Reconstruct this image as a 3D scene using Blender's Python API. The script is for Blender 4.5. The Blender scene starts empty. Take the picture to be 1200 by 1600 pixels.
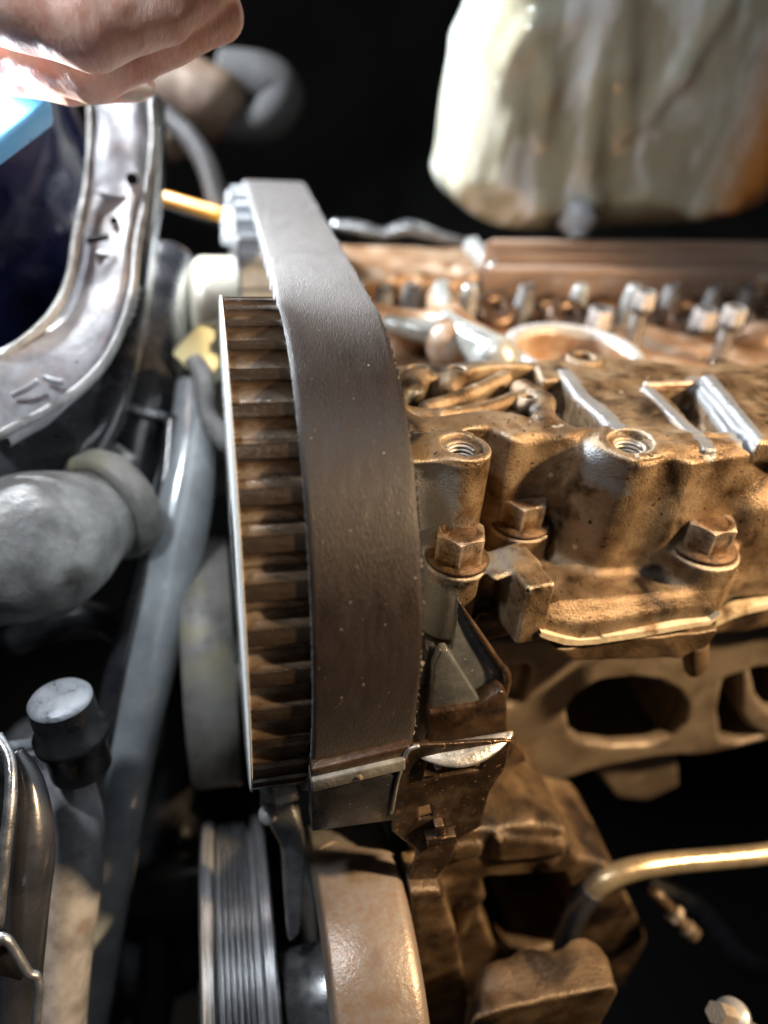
import bpy, bmesh, math, random
import numpy as np
from math import sin, cos, radians, pi, sqrt, atan2
from mathutils import Vector, Matrix

random.seed(4); RNG = np.random.RandomState(7)
S = 0.01                                     # everything below is written in centimetres
SC = bpy.context.scene
COL = SC.collection

# ------------------------------------------------------------------ camera
PITCH, YAW, ROLL, FPX = 0.60083936, 0.2622691, 0.08945148, 1156.0
CAM = np.array([-1.612, -17.090, 12.835])
_F = np.array([sin(YAW)*cos(PITCH), cos(YAW)*cos(PITCH), -sin(PITCH)])
_R0 = np.array([cos(YAW), -sin(YAW), 0.0]); _U0 = np.cross(_R0, _F)
_R = _R0*cos(ROLL) + _U0*sin(ROLL); _U = _U0*cos(ROLL) - _R0*sin(ROLL)
def ray(x, y): return _F + (x-600)/FPX*_R - (y-800)/FPX*_U
def PD(x, y, d): return CAM + d*ray(x, y)                       # photo pixel -> point at a depth
def PZ(x, y, z): r = ray(x, y); return CAM + (z-CAM[2])/r[2]*r  # ... on a level plane
def PY(x, y, v): r = ray(x, y); return CAM + (v-CAM[1])/r[1]*r
def PX(x, y, v): r = ray(x, y); return CAM + (v-CAM[0])/r[0]*r

cd = bpy.data.cameras.new('camera'); cam = bpy.data.objects.new('camera', cd); COL.objects.link(cam)
cam.matrix_world = Matrix(((_R[0], _U[0], -_F[0], CAM[0]*S), (_R[1], _U[1], -_F[1], CAM[1]*S),
                           (_R[2], _U[2], -_F[2], CAM[2]*S), (0, 0, 0, 1)))
cd.sensor_fit = 'VERTICAL'; cd.sensor_height = 9.8; cd.sensor_width = 7.35
cd.lens = 9.8*FPX/1600
cd.clip_start = 0.005; cd.clip_end = 20
cd.dof.use_dof = True; cd.dof.focus_distance = 0.172; cd.dof.aperture_fstop = 7.08/4.9
SC.camera = cam
# ------------------------------------------------------------------ light
SC.view_settings.view_transform = 'Standard'; SC.view_settings.look = 'None'
SC.view_settings.exposure = 0; SC.view_settings.gamma = 1
w = bpy.data.worlds.new('World'); SC.world = w; w.use_nodes = True
w.node_tree.nodes['Background'].inputs[0].default_value = (.55, .6, .7, 1)
w.node_tree.nodes['Background'].inputs[1].default_value = 0.035
def lamp(name, kind, loc, col, power, size, target=None):
    l = bpy.data.lights.new(name, kind); l.color = col; l.energy = power
    if kind == 'AREA': l.shape = 'DISK'; l.size = size*S
    else: l.shadow_soft_size = size*S
    o = bpy.data.objects.new(name, l); COL.objects.link(o); o.location = Vector(loc)*S
    if target is not None:
        o.rotation_euler = (Vector(target)-Vector(loc)).to_track_quat('-Z', 'Y').to_euler()
    return o
COOL_AT = PD(-45, 112, 19.6)
lamp('torch_light', 'POINT', COOL_AT, (.86, .93, 1.0), 5.0, 1.1)
lamp('back_light', 'AREA', (-13, 29, 21), (.90, .95, 1.0), 5.2, 5, (2, 5, 4))  # added area lamp out of view, greys belt top and rear deck
lamp('left_fill_light', 'AREA', (-14, -9, 38), (.88, .94, 1.0), 1.0, 4, (-2, -4, -3))  # added overhead fill, no fixture there
wl = lamp('work_lamp', 'SPOT', (37, -19, 26), (1.0, .70, .40), 23, 1.5, (10, -1, -1.5))
wl.data.spot_size = radians(46); wl.data.spot_blend = .9

# ------------------------------------------------------------------ materials
def mat(name, cols, rough=.5, metal=0., scale=1., bump=.2, bscale=8., stretch=(1, 1, 1), detail=6., coords='Object',
        pos=None, wear=None, coat=0., sss=0., rvar=.15, spec=.5, blotch=None, sheen=0., speck=None, trans=0., bdist=.0008, attr=None):
    m = bpy.data.materials.new(name); m.use_nodes = True; nt = m.node_tree; N = nt.nodes; L = nt.links
    b = N['Principled BSDF']
    tc = N.new('ShaderNodeTexCoord'); mp = N.new('ShaderNodeMapping')
    k = 100. if coords == 'Object' else 1.
    mp.inputs['Scale'].default_value = (k*stretch[0], k*stretch[1], k*stretch[2]); L.new(tc.outputs[coords], mp.inputs[0])
    n = N.new('ShaderNodeTexNoise'); n.inputs['Scale'].default_value = scale; n.inputs['Detail'].default_value = detail
    n.inputs['Roughness'].default_value = .62; L.new(mp.outputs[0], n.inputs[0])
    cr = N.new('ShaderNodeValToRGB'); L.new(n.outputs[0], cr.inputs[0])
    els = cr.color_ramp.elements
    ps = pos or [.32+.36*i/max(1, len(cols)-1) for i in range(len(cols))]
    while len(els) < len(cols): els.new(.5)
    while len(els) > max(1, len(cols)): els.remove(els[-1])
    for e, c, p_ in zip(els, cols, ps): e.position = p_; e.color = (*c, 1)
    out = cr.outputs[0]
    def mix(fac, a, bcol, typ='MIX'):
        x = N.new('ShaderNodeMix'); x.data_type = 'RGBA'; x.blend_type = typ
        L.new(fac, x.inputs[0]); L.new(a, x.inputs[6])
        if isinstance(bcol, tuple): x.inputs[7].default_value = (*bcol, 1)
        else: L.new(bcol, x.inputs[7])
        return x.outputs[2]
    def ramp(src, a, c):
        r = N.new('ShaderNodeMapRange'); r.inputs[1].default_value = a; r.inputs[2].default_value = c
        L.new(src, r.inputs[0]); return r.outputs[0]
    if blotch:       # (colour, scale, from, to)
        n3 = N.new('ShaderNodeTexNoise'); n3.inputs['Scale'].default_value = blotch[1]; n3.inputs['Detail'].default_value = 5
        n3.inputs['Distortion'].default_value = .6
        L.new(mp.outputs[0], n3.inputs[0]); out = mix(ramp(n3.outputs[0], blotch[2], blotch[3]), out, blotch[0])
    if wear:         # bare metal where edges stand proud, hollows mixed darker
        g = N.new('ShaderNodeNewGeometry'); n4 = N.new('ShaderNodeMath'); n4.operation = 'MULTIPLY_ADD'
        n4.inputs[1].default_value = .06
        L.new(n.outputs[0], n4.inputs[0]); L.new(g.outputs['Pointiness'], n4.inputs[2])
        wf = ramp(n4.outputs[0], wear[1], wear[2]); out = mix(wf, out, wear[0])
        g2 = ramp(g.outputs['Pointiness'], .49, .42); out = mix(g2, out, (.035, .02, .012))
    if speck:        # (colour, scale, threshold)
        n5 = N.new('ShaderNodeTexNoise'); n5.inputs['Scale'].default_value = speck[1]; n5.inputs['Detail'].default_value = 2
        tc2 = N.new('ShaderNodeMapping'); tc2.inputs['Scale'].default_value = (k, k, k); L.new(tc.outputs[coords], tc2.inputs[0])
        L.new(tc2.outputs[0], n5.inputs[0]); out = mix(ramp(n5.outputs[0], speck[2], speck[2]+.04), out, speck[0])
    if attr:         # (attribute name, colour, from, to): a patch stored on the mesh
        at = N.new('ShaderNodeAttribute'); at.attribute_name = attr[0]; na = N.new('ShaderNodeMath'); na.operation = 'MULTIPLY_ADD'
        n6 = N.new('ShaderNodeTexNoise'); n6.inputs['Scale'].default_value = 5; n6.inputs['Detail'].default_value = 9; n6.inputs['Roughness'].default_value = .7
        L.new(mp.outputs[0], n6.inputs[0]); na.inputs[1].default_value = 1.1; L.new(n6.outputs[0], na.inputs[0]); L.new(at.outputs['Fac'], na.inputs[2])
        out = mix(ramp(na.outputs[0], attr[2], attr[3]), out, attr[1])
    L.new(out, b.inputs['Base Color'])
    rr = N.new('ShaderNodeMapRange'); rr.inputs[3].default_value = max(.04, rough-rvar); rr.inputs[4].default_value = min(1, rough+rvar)
    rr.inputs[1].default_value = .3; rr.inputs[2].default_value = .7
    L.new(n.outputs[0], rr.inputs[0]); L.new(rr.outputs[0], b.inputs['Roughness'])
    b.inputs['Metallic'].default_value = metal; b.inputs['Specular IOR Level'].default_value = spec
    b.inputs['Coat Weight'].default_value = coat; b.inputs['Coat Roughness'].default_value = .15
    b.inputs['Transmission Weight'].default_value = trans
    if sss: b.inputs['Subsurface Weight'].default_value = sss; b.inputs['Subsurface Radius'].default_value = (1, .35, .18); b.inputs['Subsurface Scale'].default_value = .006
    if sheen: b.inputs['Sheen Weight'].default_value = sheen; b.inputs['Sheen Roughness'].default_value = .4
    if bump:
        n2 = N.new('ShaderNodeTexNoise'); n2.inputs['Scale'].default_value = bscale; n2.inputs['Detail'].default_value = 5
        n2.inputs['Roughness'].default_value = .6
        L.new(mp.outputs[0], n2.inputs[0])
        bp = N.new('ShaderNodeBump'); bp.inputs['Strength'].default_value = bump; bp.inputs['Distance'].default_value = bdist
        L.new(n2.outputs[0], bp.inputs['Height']); L.new(bp.outputs[0], b.inputs['Normal'])
    return m
TAN = (.27, .20, .13); BRN = (.085, .052, .030); DRK = (.030, .018, .011); GRY = (.42, .43, .44)
M = {}
M['cast'] = mat('dirty_cast_aluminium', [(.05, .029, .015), (.15, .094, .05), (.23, .155, .088), (.31, .225, .14), (.16, .10, .055)], .37, .5, .9, .5, 17, pos=[.31, .40, .50, .60, .70], detail=11, blotch=((.030, .018, .010), .7, .55, .67), wear=((.52, .44, .34), .545, .59), speck=((.03, .018, .010), 8., .66), attr=('lit_worn', (.27, .275, .28), .95, 1.3))
M['bare'] = mat('bare_cast_aluminium', [(.22, .22, .22), (.38, .385, .39), (.30, .30, .30)], .5, .45, 2.0, .8, 12, detail=9, blotch=((.16, .11, .07), .9, .52, .70), wear=((.55, .55, .55), .54, .6))
M['cast_far'] = mat('oily_cast_aluminium', [(.17, .09, .05), (.34, .20, .11), (.50, .40, .31)], .42, .3, .7, .3, 5, detail=8, wear=((.6, .58, .54), .54, .6))
M['rail'] = mat('copper_toned_rail', [(.30, .19, .13), (.46, .33, .25)], .38, .3, .8, .2, 6, stretch=(.3, 1, 1))
M['white_cast'] = mat('pale_machined_aluminium', [(.30, .31, .30), (.46, .48, .47)], .3, .4, .8, .2, 5)
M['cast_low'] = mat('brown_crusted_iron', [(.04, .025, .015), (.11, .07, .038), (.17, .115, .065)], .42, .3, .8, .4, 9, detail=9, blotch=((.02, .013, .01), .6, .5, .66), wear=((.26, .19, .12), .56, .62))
M['face_low'] = mat('machined_brown_face', [(.16, .125, .09), (.24, .19, .14)], .42, .3, .6, .25, 12, detail=8, blotch=((.09, .065, .045), .5, .5, .7))
M['bolt'] = mat('rusty_bolt', [(.045, .028, .018), (.16, .09, .045), (.30, .19, .10)], .42, .6, 3., .5, 12, wear=((.5, .42, .33), .56, .62))
M['steel'] = mat('grey_steel', [(.30, .31, .32), (.55, .56, .57)], .3, .85, 1.5, .15, 14)
M['zinc'] = mat('zinc_plated_steel', [(.13, .13, .128), (.26, .26, .255)], .3, .5, 2., .2, 12, wear=((.7, .7, .7), .53, .58))
M['rubber'] = mat('belt_rubber', [(.012, .0065, .0042), (.022, .012, .008)], .47, bump=.8, bdist=.0003, scale=3., bscale=20., stretch=(1.6, .35, 1), coords='UV', rvar=.12, spec=.5, sheen=.22, blotch=((.034, .021, .014), .12, .5, .75), speck=((.45, .38, .30), 11., .72))
M['belt_edge'] = mat('frayed_belt_edge', [(.04, .03, .025), (.16, .15, .14), (.35, .35, .35)], .7, 0, 9., .8, 20)
M['belt_edge_l'] = mat('dusty_belt_edge', [(.16, .16, .16), (.45, .46, .47)], .6, 0, 6., .6, 20)
M['fabric'] = mat('belt_tooth_fabric', [(.25, .26, .28), (.42, .44, .46)], .6, 0, 5., .5, 20)
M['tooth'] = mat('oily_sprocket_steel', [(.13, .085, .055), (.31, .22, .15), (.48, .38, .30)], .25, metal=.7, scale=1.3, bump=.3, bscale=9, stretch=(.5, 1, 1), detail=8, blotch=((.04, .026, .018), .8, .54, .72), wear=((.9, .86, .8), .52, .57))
M['flange'] = mat('white_dusty_flange', [(.6, .61, .6), (.75, .76, .75)], .5, .2, 4., .3, 14)
M['cream'] = mat('cream_metal', [(.52, .49, .38), (.66, .63, .52)], .38, .2, .6, .1, 4)
M['plastic'] = mat('black_plastic', [(.014, .014, .015), (.030, .030, .032)], .33, 0, 1.5, .15, 10, speck=((.3, .3, .3), 9., .73))
M['plastic_brown'] = mat('dirty_brown_plastic', [(.018, .012, .009), (.05, .028, .016), (.10, .058, .032)], .33, .1, 1.6, .4, 7, coat=.3)
M['clip'] = mat('oily_sheet_steel', [(.03, .02, .013), (.06, .038, .024), (.14, .095, .06)], .36, .5, 1.3, .2, 9, speck=((.35, .2, .1), 6., .66))
M['clip_lip'] = mat('bright_sheet_steel', [(.38, .36, .33), (.6, .58, .55)], .35, .7, 2.5, .3, 9)
M['gasket'] = mat('cream_gasket', [(.50, .40, .26), (.72, .62, .44)], .6, 0, 1.8, .3, 9, blotch=((.25, .15, .08), 1.2, .6, .7))
M['pulley'] = mat('turned_grey_steel', [(.22, .22, .23), (.42, .43, .44)], .28, .45, 1.2, .2, 9, stretch=(8, .3, .3))
M['disc'] = mat('worn_steel_rim', [(.30, .29, .28), (.44, .43, .42), (.36, .34, .32)], .34, .25, .6, .18, 9, detail=9, wear=((.7, .7, .7), .53, .58), attr=('warm_lit', (.24, .15, .09), .85, 1.5))
M['drum'] = mat('dirty_grey_drum', [(.10, .10, .095), (.27, .26, .24), (.36, .35, .33)], .5, .2, .6, .3, 6, blotch=((.34, .31, .2), .5, .55, .75))
M['hose'] = mat('glossy_grey_pipe', [(.24, .26, .28), (.46, .50, .52)], .16, .1, .5, .1, 4, coat=1.)
M['hose_dark'] = mat('dark_rubber_hose', [(.018, .019, .022), (.05, .05, .056)], .24, 0, .6, .15, 4, coat=.8)
M['elbow'] = mat('dusty_elbow', [(.13, .13, .128), (.28, .28, .272), (.45, .45, .435)], .5, .0, .7, .7, 3, detail=10, blotch=((.07, .06, .05), .4, .54, .68))
M['frame'] = mat('grey_moulding', [(.16, .16, .17), (.30, .30, .32), (.44, .44, .47)], .4, 0, .9, .4, 3, blotch=((.2, .14, .11), .5, .58, .72))
M['blue'] = mat('dark_blue_gloss', [(.004, .006, .035), (.007, .010, .06)], .3, 0, .5, .05, 2, coat=.35, speck=((.25, .3, .45), 1.0, .72))
M['phone'] = mat('sky_blue_case', [(.10, .38, .72), (.13, .46, .80)], .4, 0, 1., .05, 6)
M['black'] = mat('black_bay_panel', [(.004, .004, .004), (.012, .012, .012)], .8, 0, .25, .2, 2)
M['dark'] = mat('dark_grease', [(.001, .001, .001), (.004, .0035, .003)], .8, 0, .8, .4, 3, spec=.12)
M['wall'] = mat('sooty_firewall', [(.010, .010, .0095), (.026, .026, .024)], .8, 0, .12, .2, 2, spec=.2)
M['browndark'] = mat('brown_hose_end', [(.05, .032, .022), (.11, .075, .05)], .5, .1, .5, .2, 3)
M['conduit'] = mat('grey_conduit', [(.07, .07, .073), (.13, .13, .135)], .5, 0, 1, .1, 5)
M['cuff'] = mat('dull_black_cuff', [(.008, .008, .008), (.020, .020, .021)], .85, 0, .5, .1, 3)
M['orange'] = mat('orange_wire', [(.75, .30, .02), (.85, .38, .03)], .4, 0, 1, 0)
M['connector'] = mat('grey_connector', [(.35, .37, .40), (.5, .53, .56)], .35, 0, 2, .1, 6)
M['greenwhite'] = mat('pale_green_cap', [(.70, .74, .46), (.80, .83, .62)], .35, 0, .6, .1, 4)
M['jug'] = mat('yellowed_translucent_plastic', [(.34, .30, .20), (.44, .42, .31), (.50, .51, .42)], .18, scale=.30, bump=.5, bscale=1.2, bdist=.0012, stretch=(1, 1, .4), sss=.4, coat=.8, detail=6, blotch=((.80, .82, .80), .5, .50, .64), attr=('amber', (.66, .27, .05), .60, 1.35))  # white blotches paint in the shell's reflection streaks
M['fin'] = mat('lit_black_plastic', [(.07, .075, .08), (.14, .15, .155)], .25, 0, 1.5, .15, 10, coat=.6, speck=((.4, .4, .4), 9., .70))  # black fin plastic lightened in colour to carry its reflection
M['amber'] = mat('amber_liquid_stain', [(.60, .26, .05), (.72, .36, .09)], .3, 0, .3, .2, 1.2, sss=.4, coat=.3)
M['brass'] = mat('brass_coloured_tube', [(.42, .33, .20), (.58, .47, .31)], .28, .7, .7, .15, 6)
M['skin'] = mat('skin', [(.78, .42, .31), (.86, .54, .43), (.90, .63, .53)], .45, 0, 1.2, .45, 7, detail=9, sss=.3, blotch=((.66, .32, .24), .7, .5, .7), stretch=(1.6, 1, .6))
M['nail'] = mat('finger_nail', [(.55, .50, .42), (.66, .60, .52)], .3, 0, 1, 0, sss=.2, coat=.4)
M['cap'] = mat('pale_bolt_cap', [(.30, .32, .35), (.52, .55, .60), (.7, .73, .77)], .35, .3, 1.6, .5, 6, detail=9)
M['lifter'] = mat('brown_lifter', [(.10, .06, .04), (.2, .13, .09)], .35, .6, 2, .2, 8)

# ------------------------------------------------------------------ object helpers
def tag(o, label=None, cat=None, group=None, kind=None):
    if label: o['label'] = label
    if cat: o['category'] = cat
    if group: o['group'] = group
    if kind: o['kind'] = kind
    return o
def thing(name, label, cat, loc=(0, 0, 0), group=None):
    o = bpy.data.objects.new(name, None); COL.objects.link(o); o.location = Vector([float(a) for a in loc])*S
    o.empty_display_size = .01
    return tag(o, label, cat, group)
def wloc(o):
    v = Vector((0, 0, 0))
    while o is not None: v = v+o.location; o = o.parent
    return np.array(v)/S
def mesh(name, V, Fc, material, parent=None, loc=None, smooth=True, uv=None, mats=None):
    """V in world centimetres"""
    V = np.asarray(V, float)
    if loc is None: loc = wloc(parent) if parent else V.mean(0)*np.array([1, 1, 0])+np.array([0, 0, V[:, 2].min()])
    me = bpy.data.meshes.new(name); me.from_pydata(((V-np.array(loc))*S).tolist(), [], Fc)
    if smooth is True: me.polygons.foreach_set('use_smooth', [True]*len(me.polygons))
    for mm in ([material] if mats is None else mats): me.materials.append(M[mm] if isinstance(mm, str) else mm)
    if uv is not None:
        u = me.uv_layers.new(name='UVMap'); li = np.empty(len(me.loops), int); me.loops.foreach_get('vertex_index', li)
        u.data.foreach_set('uv', np.asarray(uv, float)[li].ravel())
    me.update()
    o = bpy.data.objects.new(name, me); COL.objects.link(o)
    if parent is not None:
        o.parent = parent; o.location = Vector(np.array(loc)-wloc(parent))*S
    else: o.location = Vector(loc)*S
    return o
def autosmooth(o, deg=35):
    me = o.data; bm = bmesh.new(); bm.from_mesh(me)
    for e in bm.edges:
        if len(e.link_faces) == 2 and e.calc_face_angle(0) > radians(deg): e.smooth = False
    for f in bm.faces: f.smooth = True
    bm.to_mesh(me); bm.free(); return o
def bevel(o, wdt, seg=2, deg=35):
    bm = bmesh.new(); bm.from_mesh(o.data); bmesh.ops.remove_doubles(bm, verts=bm.verts, dist=1e-6)
    bmesh.ops.recalc_face_normals(bm, faces=bm.faces)
    es = [e for e in bm.edges if len(e.link_faces) == 2 and e.calc_face_angle(0) > radians(deg)]
    bmesh.ops.bevel(bm, geom=es, offset=wdt*S, segments=seg, affect='EDGES', profile=.5, clamp_overlap=True)
    for f in bm.faces: f.smooth = True
    bm.to_mesh(o.data); bm.free(); return autosmooth(o, 50)
def frame_of(d):
    d = np.array(d, float); d /= np.linalg.norm(d); a = np.array([0, 0, 1.]) if abs(d[2]) < .9 else np.array([1., 0, 0])
    u = np.cross(d, a); u /= np.linalg.norm(u); return d, u, np.cross(d, u)
def lathe(prof, origin, axis, n=96, closed=False, arc=None):
    """prof: list of (along axis, radius)"""
    d, u, v = frame_of(axis); V = []; Fc = []; m = len(prof)
    for i in range(n):
        a = 2*pi*i/n; e = cos(a)*u+sin(a)*v
        for (t, r) in prof: V.append(np.array(origin)+d*t+e*r)
    for i in range(n):
        j = (i+1) % n
        for k in range(m if closed else m-1):
            k2 = (k+1) % m; Fc.append((i*m+k, i*m+k2, j*m+k2, j*m+k))
    return np.array(V), Fc
def spline(pts, n=60):
    P = np.array([np.array(p, float) for p in pts]); m = len(P)
    Q = np.vstack([2*P[0]-P[1], P, 2*P[-1]-P[-2]]); out = []
    for s in np.linspace(0, m-1-1e-6, n):
        i = int(s); t = s-i; p0, p1, p2, p3 = Q[i], Q[i+1], Q[i+2], Q[i+3]
        out.append(.5*((2*p1)+(-p0+p2)*t+(2*p0-5*p1+4*p2-p3)*t*t+(-p0+3*p1-3*p2+p3)*t**3))
    return np.array(out)
def tube(pts, rad, n=24, m=60, sect=None):
    """swept tube; rad a number or one per control point"""
    r = np.array([rad]*len(pts) if np.isscalar(rad) else rad, float)
    C = spline([list(p)+[q] for p, q in zip(pts, r)], m); P, rr = C[:, :3], C[:, 3]
    T = np.gradient(P, axis=0); T /= np.linalg.norm(T, axis=1)[:, None]
    _, u, _ = frame_of(T[0]); V = []; Fc = []
    for i in range(m):
        u = u-T[i]*(u@T[i]); u /= np.linalg.norm(u); v = np.cross(T[i], u)
        for k in range(n):
            a = 2*pi*k/n; V.append(P[i]+(u*cos(a)+v*sin(a))*rr[i])
    for i in range(m-1):
        for k in range(n):
            k2 = (k+1) % n; Fc.append((i*n+k, i*n+k2, (i+1)*n+k2, (i+1)*n+k))
    Fc.append(tuple(range(n))[::-1]); Fc.append(tuple(range((m-1)*n, m*n)))
    return np.array(V), Fc
def plate(poly, vec):
    P = np.array(poly, float); n = len(P); V = np.vstack([P, P+np.array(vec)])
    nrm = sum(np.cross(P[i]-P[0], P[i+1]-P[0]) for i in range(1, n-1))
    Fc = [tuple(range(n)), tuple(range(n, 2*n))[::-1]]+[(i, i+n, (i+1) % n+n, (i+1) % n) for i in range(n)]
    if nrm@np.array(vec) > 0: Fc = [f[::-1] for f in Fc]
    return V, Fc
def box(lo, hi):
    (a, b, c), (d, e, f) = lo, hi
    return plate([(a, b, c), (d, b, c), (d, b, f), (a, b, f)], (0, e-b, 0))
def join(*ms):
    V = []; Fc = []; k = 0
    for v, f in ms: V.append(np.asarray(v)); Fc += [tuple(i+k for i in q) for q in f]; k += len(v)
    return np.vstack(V), Fc
def ico(c, r, sub=3, squash=(1, 1, 1)):
    bm = bmesh.new(); bmesh.ops.create_icosphere(bm, subdivisions=sub, radius=1)
    V = np.array([v.co[:] for v in bm.verts])*r*np.array(squash)+np.array(c); Fc = [tuple(v.index for v in f.verts) for f in bm.faces]
    bm.free(); return V, Fc

# ------------------------------------------------------------------ solid modelling on a distance grid
class Vol:
    def __init__(s, lo, hi, h):
        s.lo = np.array(lo, float); s.h = h; s.n = (np.ceil((np.array(hi)-s.lo)/h)+1).astype(int)
        s.g = np.full(tuple(s.n), 9., np.float32)
    def _sub(s, bb, pad):
        a = np.clip(np.floor((np.array(bb[0])-pad-s.lo)/s.h).astype(int), 0, s.n); b = np.clip(np.ceil((np.array(bb[1])+pad-s.lo)/s.h).astype(int)+1, 0, s.n)
        sl = tuple(slice(i, j) for i, j in zip(a, b)); ax = [(np.arange(i, j)*s.h+l).astype(np.float32) for i, j, l in zip(a, b, s.lo)]
        return sl, ax[0][:, None, None], ax[1][None, :, None], ax[2][None, None, :]
    def op(s, prim, k, mode):
        f, bb = prim; sl, x, y, z = s._sub(bb, max(k, 0)+3*s.h); A = s.g[sl]
        if A.size == 0: return s
        B = f(x, y, z).astype(np.float32)
        if mode == 'add': h = np.maximum(k-abs(A-B), 0)/max(k, 1e-6); s.g[sl] = np.minimum(A, B)-h*h*k*.25
        else: B = -B; h = np.maximum(k-abs(A-B), 0)/max(k, 1e-6); s.g[sl] = np.maximum(A, B)+h*h*k*.25
        return s
    def add(s, p, k=.15): return s.op(p, k, 'add')
    def sub(s, p, k=.1): return s.op(p, k, 'sub')
    def mesh(s, rough=0., rs=1.):
        g = s.g.copy(); g[0] = g[-1] = 1; g[:, 0] = g[:, -1] = 1; g[:, :, 0] = g[:, :, -1] = 1
        ins = g < 0; nx, ny, nz = g.shape
        acc = np.zeros((nx-1, ny-1, nz-1, 3), np.float32); cnt = np.zeros((nx-1, ny-1, nz-1), np.float32)
        c = [g[i:nx-1+i, j:ny-1+j, k:nz-1+k] for i in (0, 1) for j in (0, 1) for k in (0, 1)]
        cn = [(i, j, k) for i in (0, 1) for j in (0, 1) for k in (0, 1)]
        tot = sum((q < 0).astype(np.int8) for q in c); cell = (tot > 0) & (tot < 8)
        ci = np.argwhere(cell); vals = np.stack([q[cell] for q in c], 1)
        P = np.zeros((len(ci), 3)); W = np.zeros(len(ci))
        for a in range(8):
            for b_ in range(a+1, 8):
                if sum(abs(np.array(cn[a])-np.array(cn[b_]))) != 1: continue
                va, vb = vals[:, a], vals[:, b_]; m = (va < 0) != (vb < 0); t = np.where(m, va/(va-vb+1e-12), 0)
                P += m[:, None]*(np.array(cn[a])+(t[:, None])*(np.array(cn[b_])-np.array(cn[a]))); W += m
        V = (ci+P/W[:, None])*s.h+s.lo
        idx = np.full(cell.shape, -1, np.int64); idx[cell] = np.arange(len(ci)); Q = []
        for ax in range(3):
            sh = [slice(None)]*3; s2 = [slice(None)]*3; sh[ax] = slice(0, -1); s2[ax] = slice(1, None)
            A, B = ins[tuple(sh)], ins[tuple(s2)]; o1, o2 = [q for q in range(3) if q != ax]
            for flip, mm in ((False, A & ~B), (True, ~A & B)):
                e = np.argwhere(mm); e = e[(e[:, o1] > 0) & (e[:, o2] > 0) & (e[:, o1] < g.shape[o1]-1) & (e[:, o2] < g.shape[o2]-1)]
                d1 = np.zeros(3, int); d1[o1] = 1; d2 = np.zeros(3, int); d2[o2] = 1
                q = np.stack([idx[tuple((e-d1-d2).T)], idx[tuple((e-d2).T)], idx[tuple(e.T)], idx[tuple((e-d1).T)]], 1)
                if (ax == 1) != flip: q = q[:, ::-1]
                Q.append(q)
        Q = np.vstack(Q)
        if rough:
            n = vnoise(V*rs, 3)-.5; gx = np.stack([vnoise(V*rs*1.7+9, 4)-.5, vnoise(V*rs*1.7+31, 5)-.5, n], 1); V = V+gx*rough
        return V, Q.tolist()
def vnoise(P, seed=0):
    T = np.random.RandomState(seed).rand(24, 24, 24); i = np.floor(P).astype(int); f = P-i; f = f*f*(3-2*f); r = 0
    for a in (0, 1):
        for b in (0, 1):
            for c in (0, 1):
                wgt = (f[:, 0] if a else 1-f[:, 0])*(f[:, 1] if b else 1-f[:, 1])*(f[:, 2] if c else 1-f[:, 2])
                r = r+wgt*T[(i[:, 0]+a) % 24, (i[:, 1]+b) % 24, (i[:, 2]+c) % 24]
    return r
def cap(a, b, r1, r2=None):
    a = np.array(a, float); b = np.array(b, float); r2 = r1 if r2 is None else r2; d = b-a; L2 = d@d+1e-9; R_ = max(r1, r2)
    def f(x, y, z):
        t = np.clip(((x-a[0])*d[0]+(y-a[1])*d[1]+(z-a[2])*d[2])/L2, 0, 1)
        return np.sqrt((x-a[0]-t*d[0])**2+(y-a[1]-t*d[1])**2+(z-a[2]-t*d[2])**2)-(r1+(r2-r1)*t)
    return f, (np.minimum(a, b)-R_, np.maximum(a, b)+R_)
def rbox(c, half, r=.1, rotz=0., tilt=0.):
    c = np.array(c, float); h = np.array(half, float)-r; ca, sa = cos(rotz), sin(rotz); ct, st = cos(tilt), sin(tilt)
    R_ = np.linalg.norm(half)
    def f(x, y, z):
        X, Y, Z = x-c[0], y-c[1], z-c[2]; X, Y = X*ca+Y*sa, -X*sa+Y*ca; Y, Z = Y*ct+Z*st, -Y*st+Z*ct
        qx, qy, qz = abs(X)-h[0], abs(Y)-h[1], abs(Z)-h[2]
        return np.sqrt(np.maximum(qx, 0)**2+np.maximum(qy, 0)**2+np.maximum(qz, 0)**2)+np.minimum(np.maximum(qx, np.maximum(qy, qz)), 0)-r
    return f, (c-R_, c+R_)
def cyl(a, b, r, rd=.05, r2=None):
    a = np.array(a, float); b = np.array(b, float); d = b-a; L_ = np.linalg.norm(d); d = d/L_; rm = max(r, r2 or 0)
    def f(x, y, z):
        X, Y, Z = x-a[0], y-a[1], z-a[2]; t = X*d[0]+Y*d[1]+Z*d[2]
        q = np.sqrt(np.maximum(X*X+Y*Y+Z*Z-t*t, 0)); rr = r if r2 is None else r+(r2-r)*np.clip(t/L_, 0, 1)
        qa = q-rr+rd; qb = abs(t-L_/2)-L_/2+rd
        return np.minimum(np.maximum(qa, qb), 0)+np.sqrt(np.maximum(qa, 0)**2+np.maximum(qb, 0)**2)-rd
    return f, (np.minimum(a, b)-rm, np.maximum(a, b)+rm)
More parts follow.
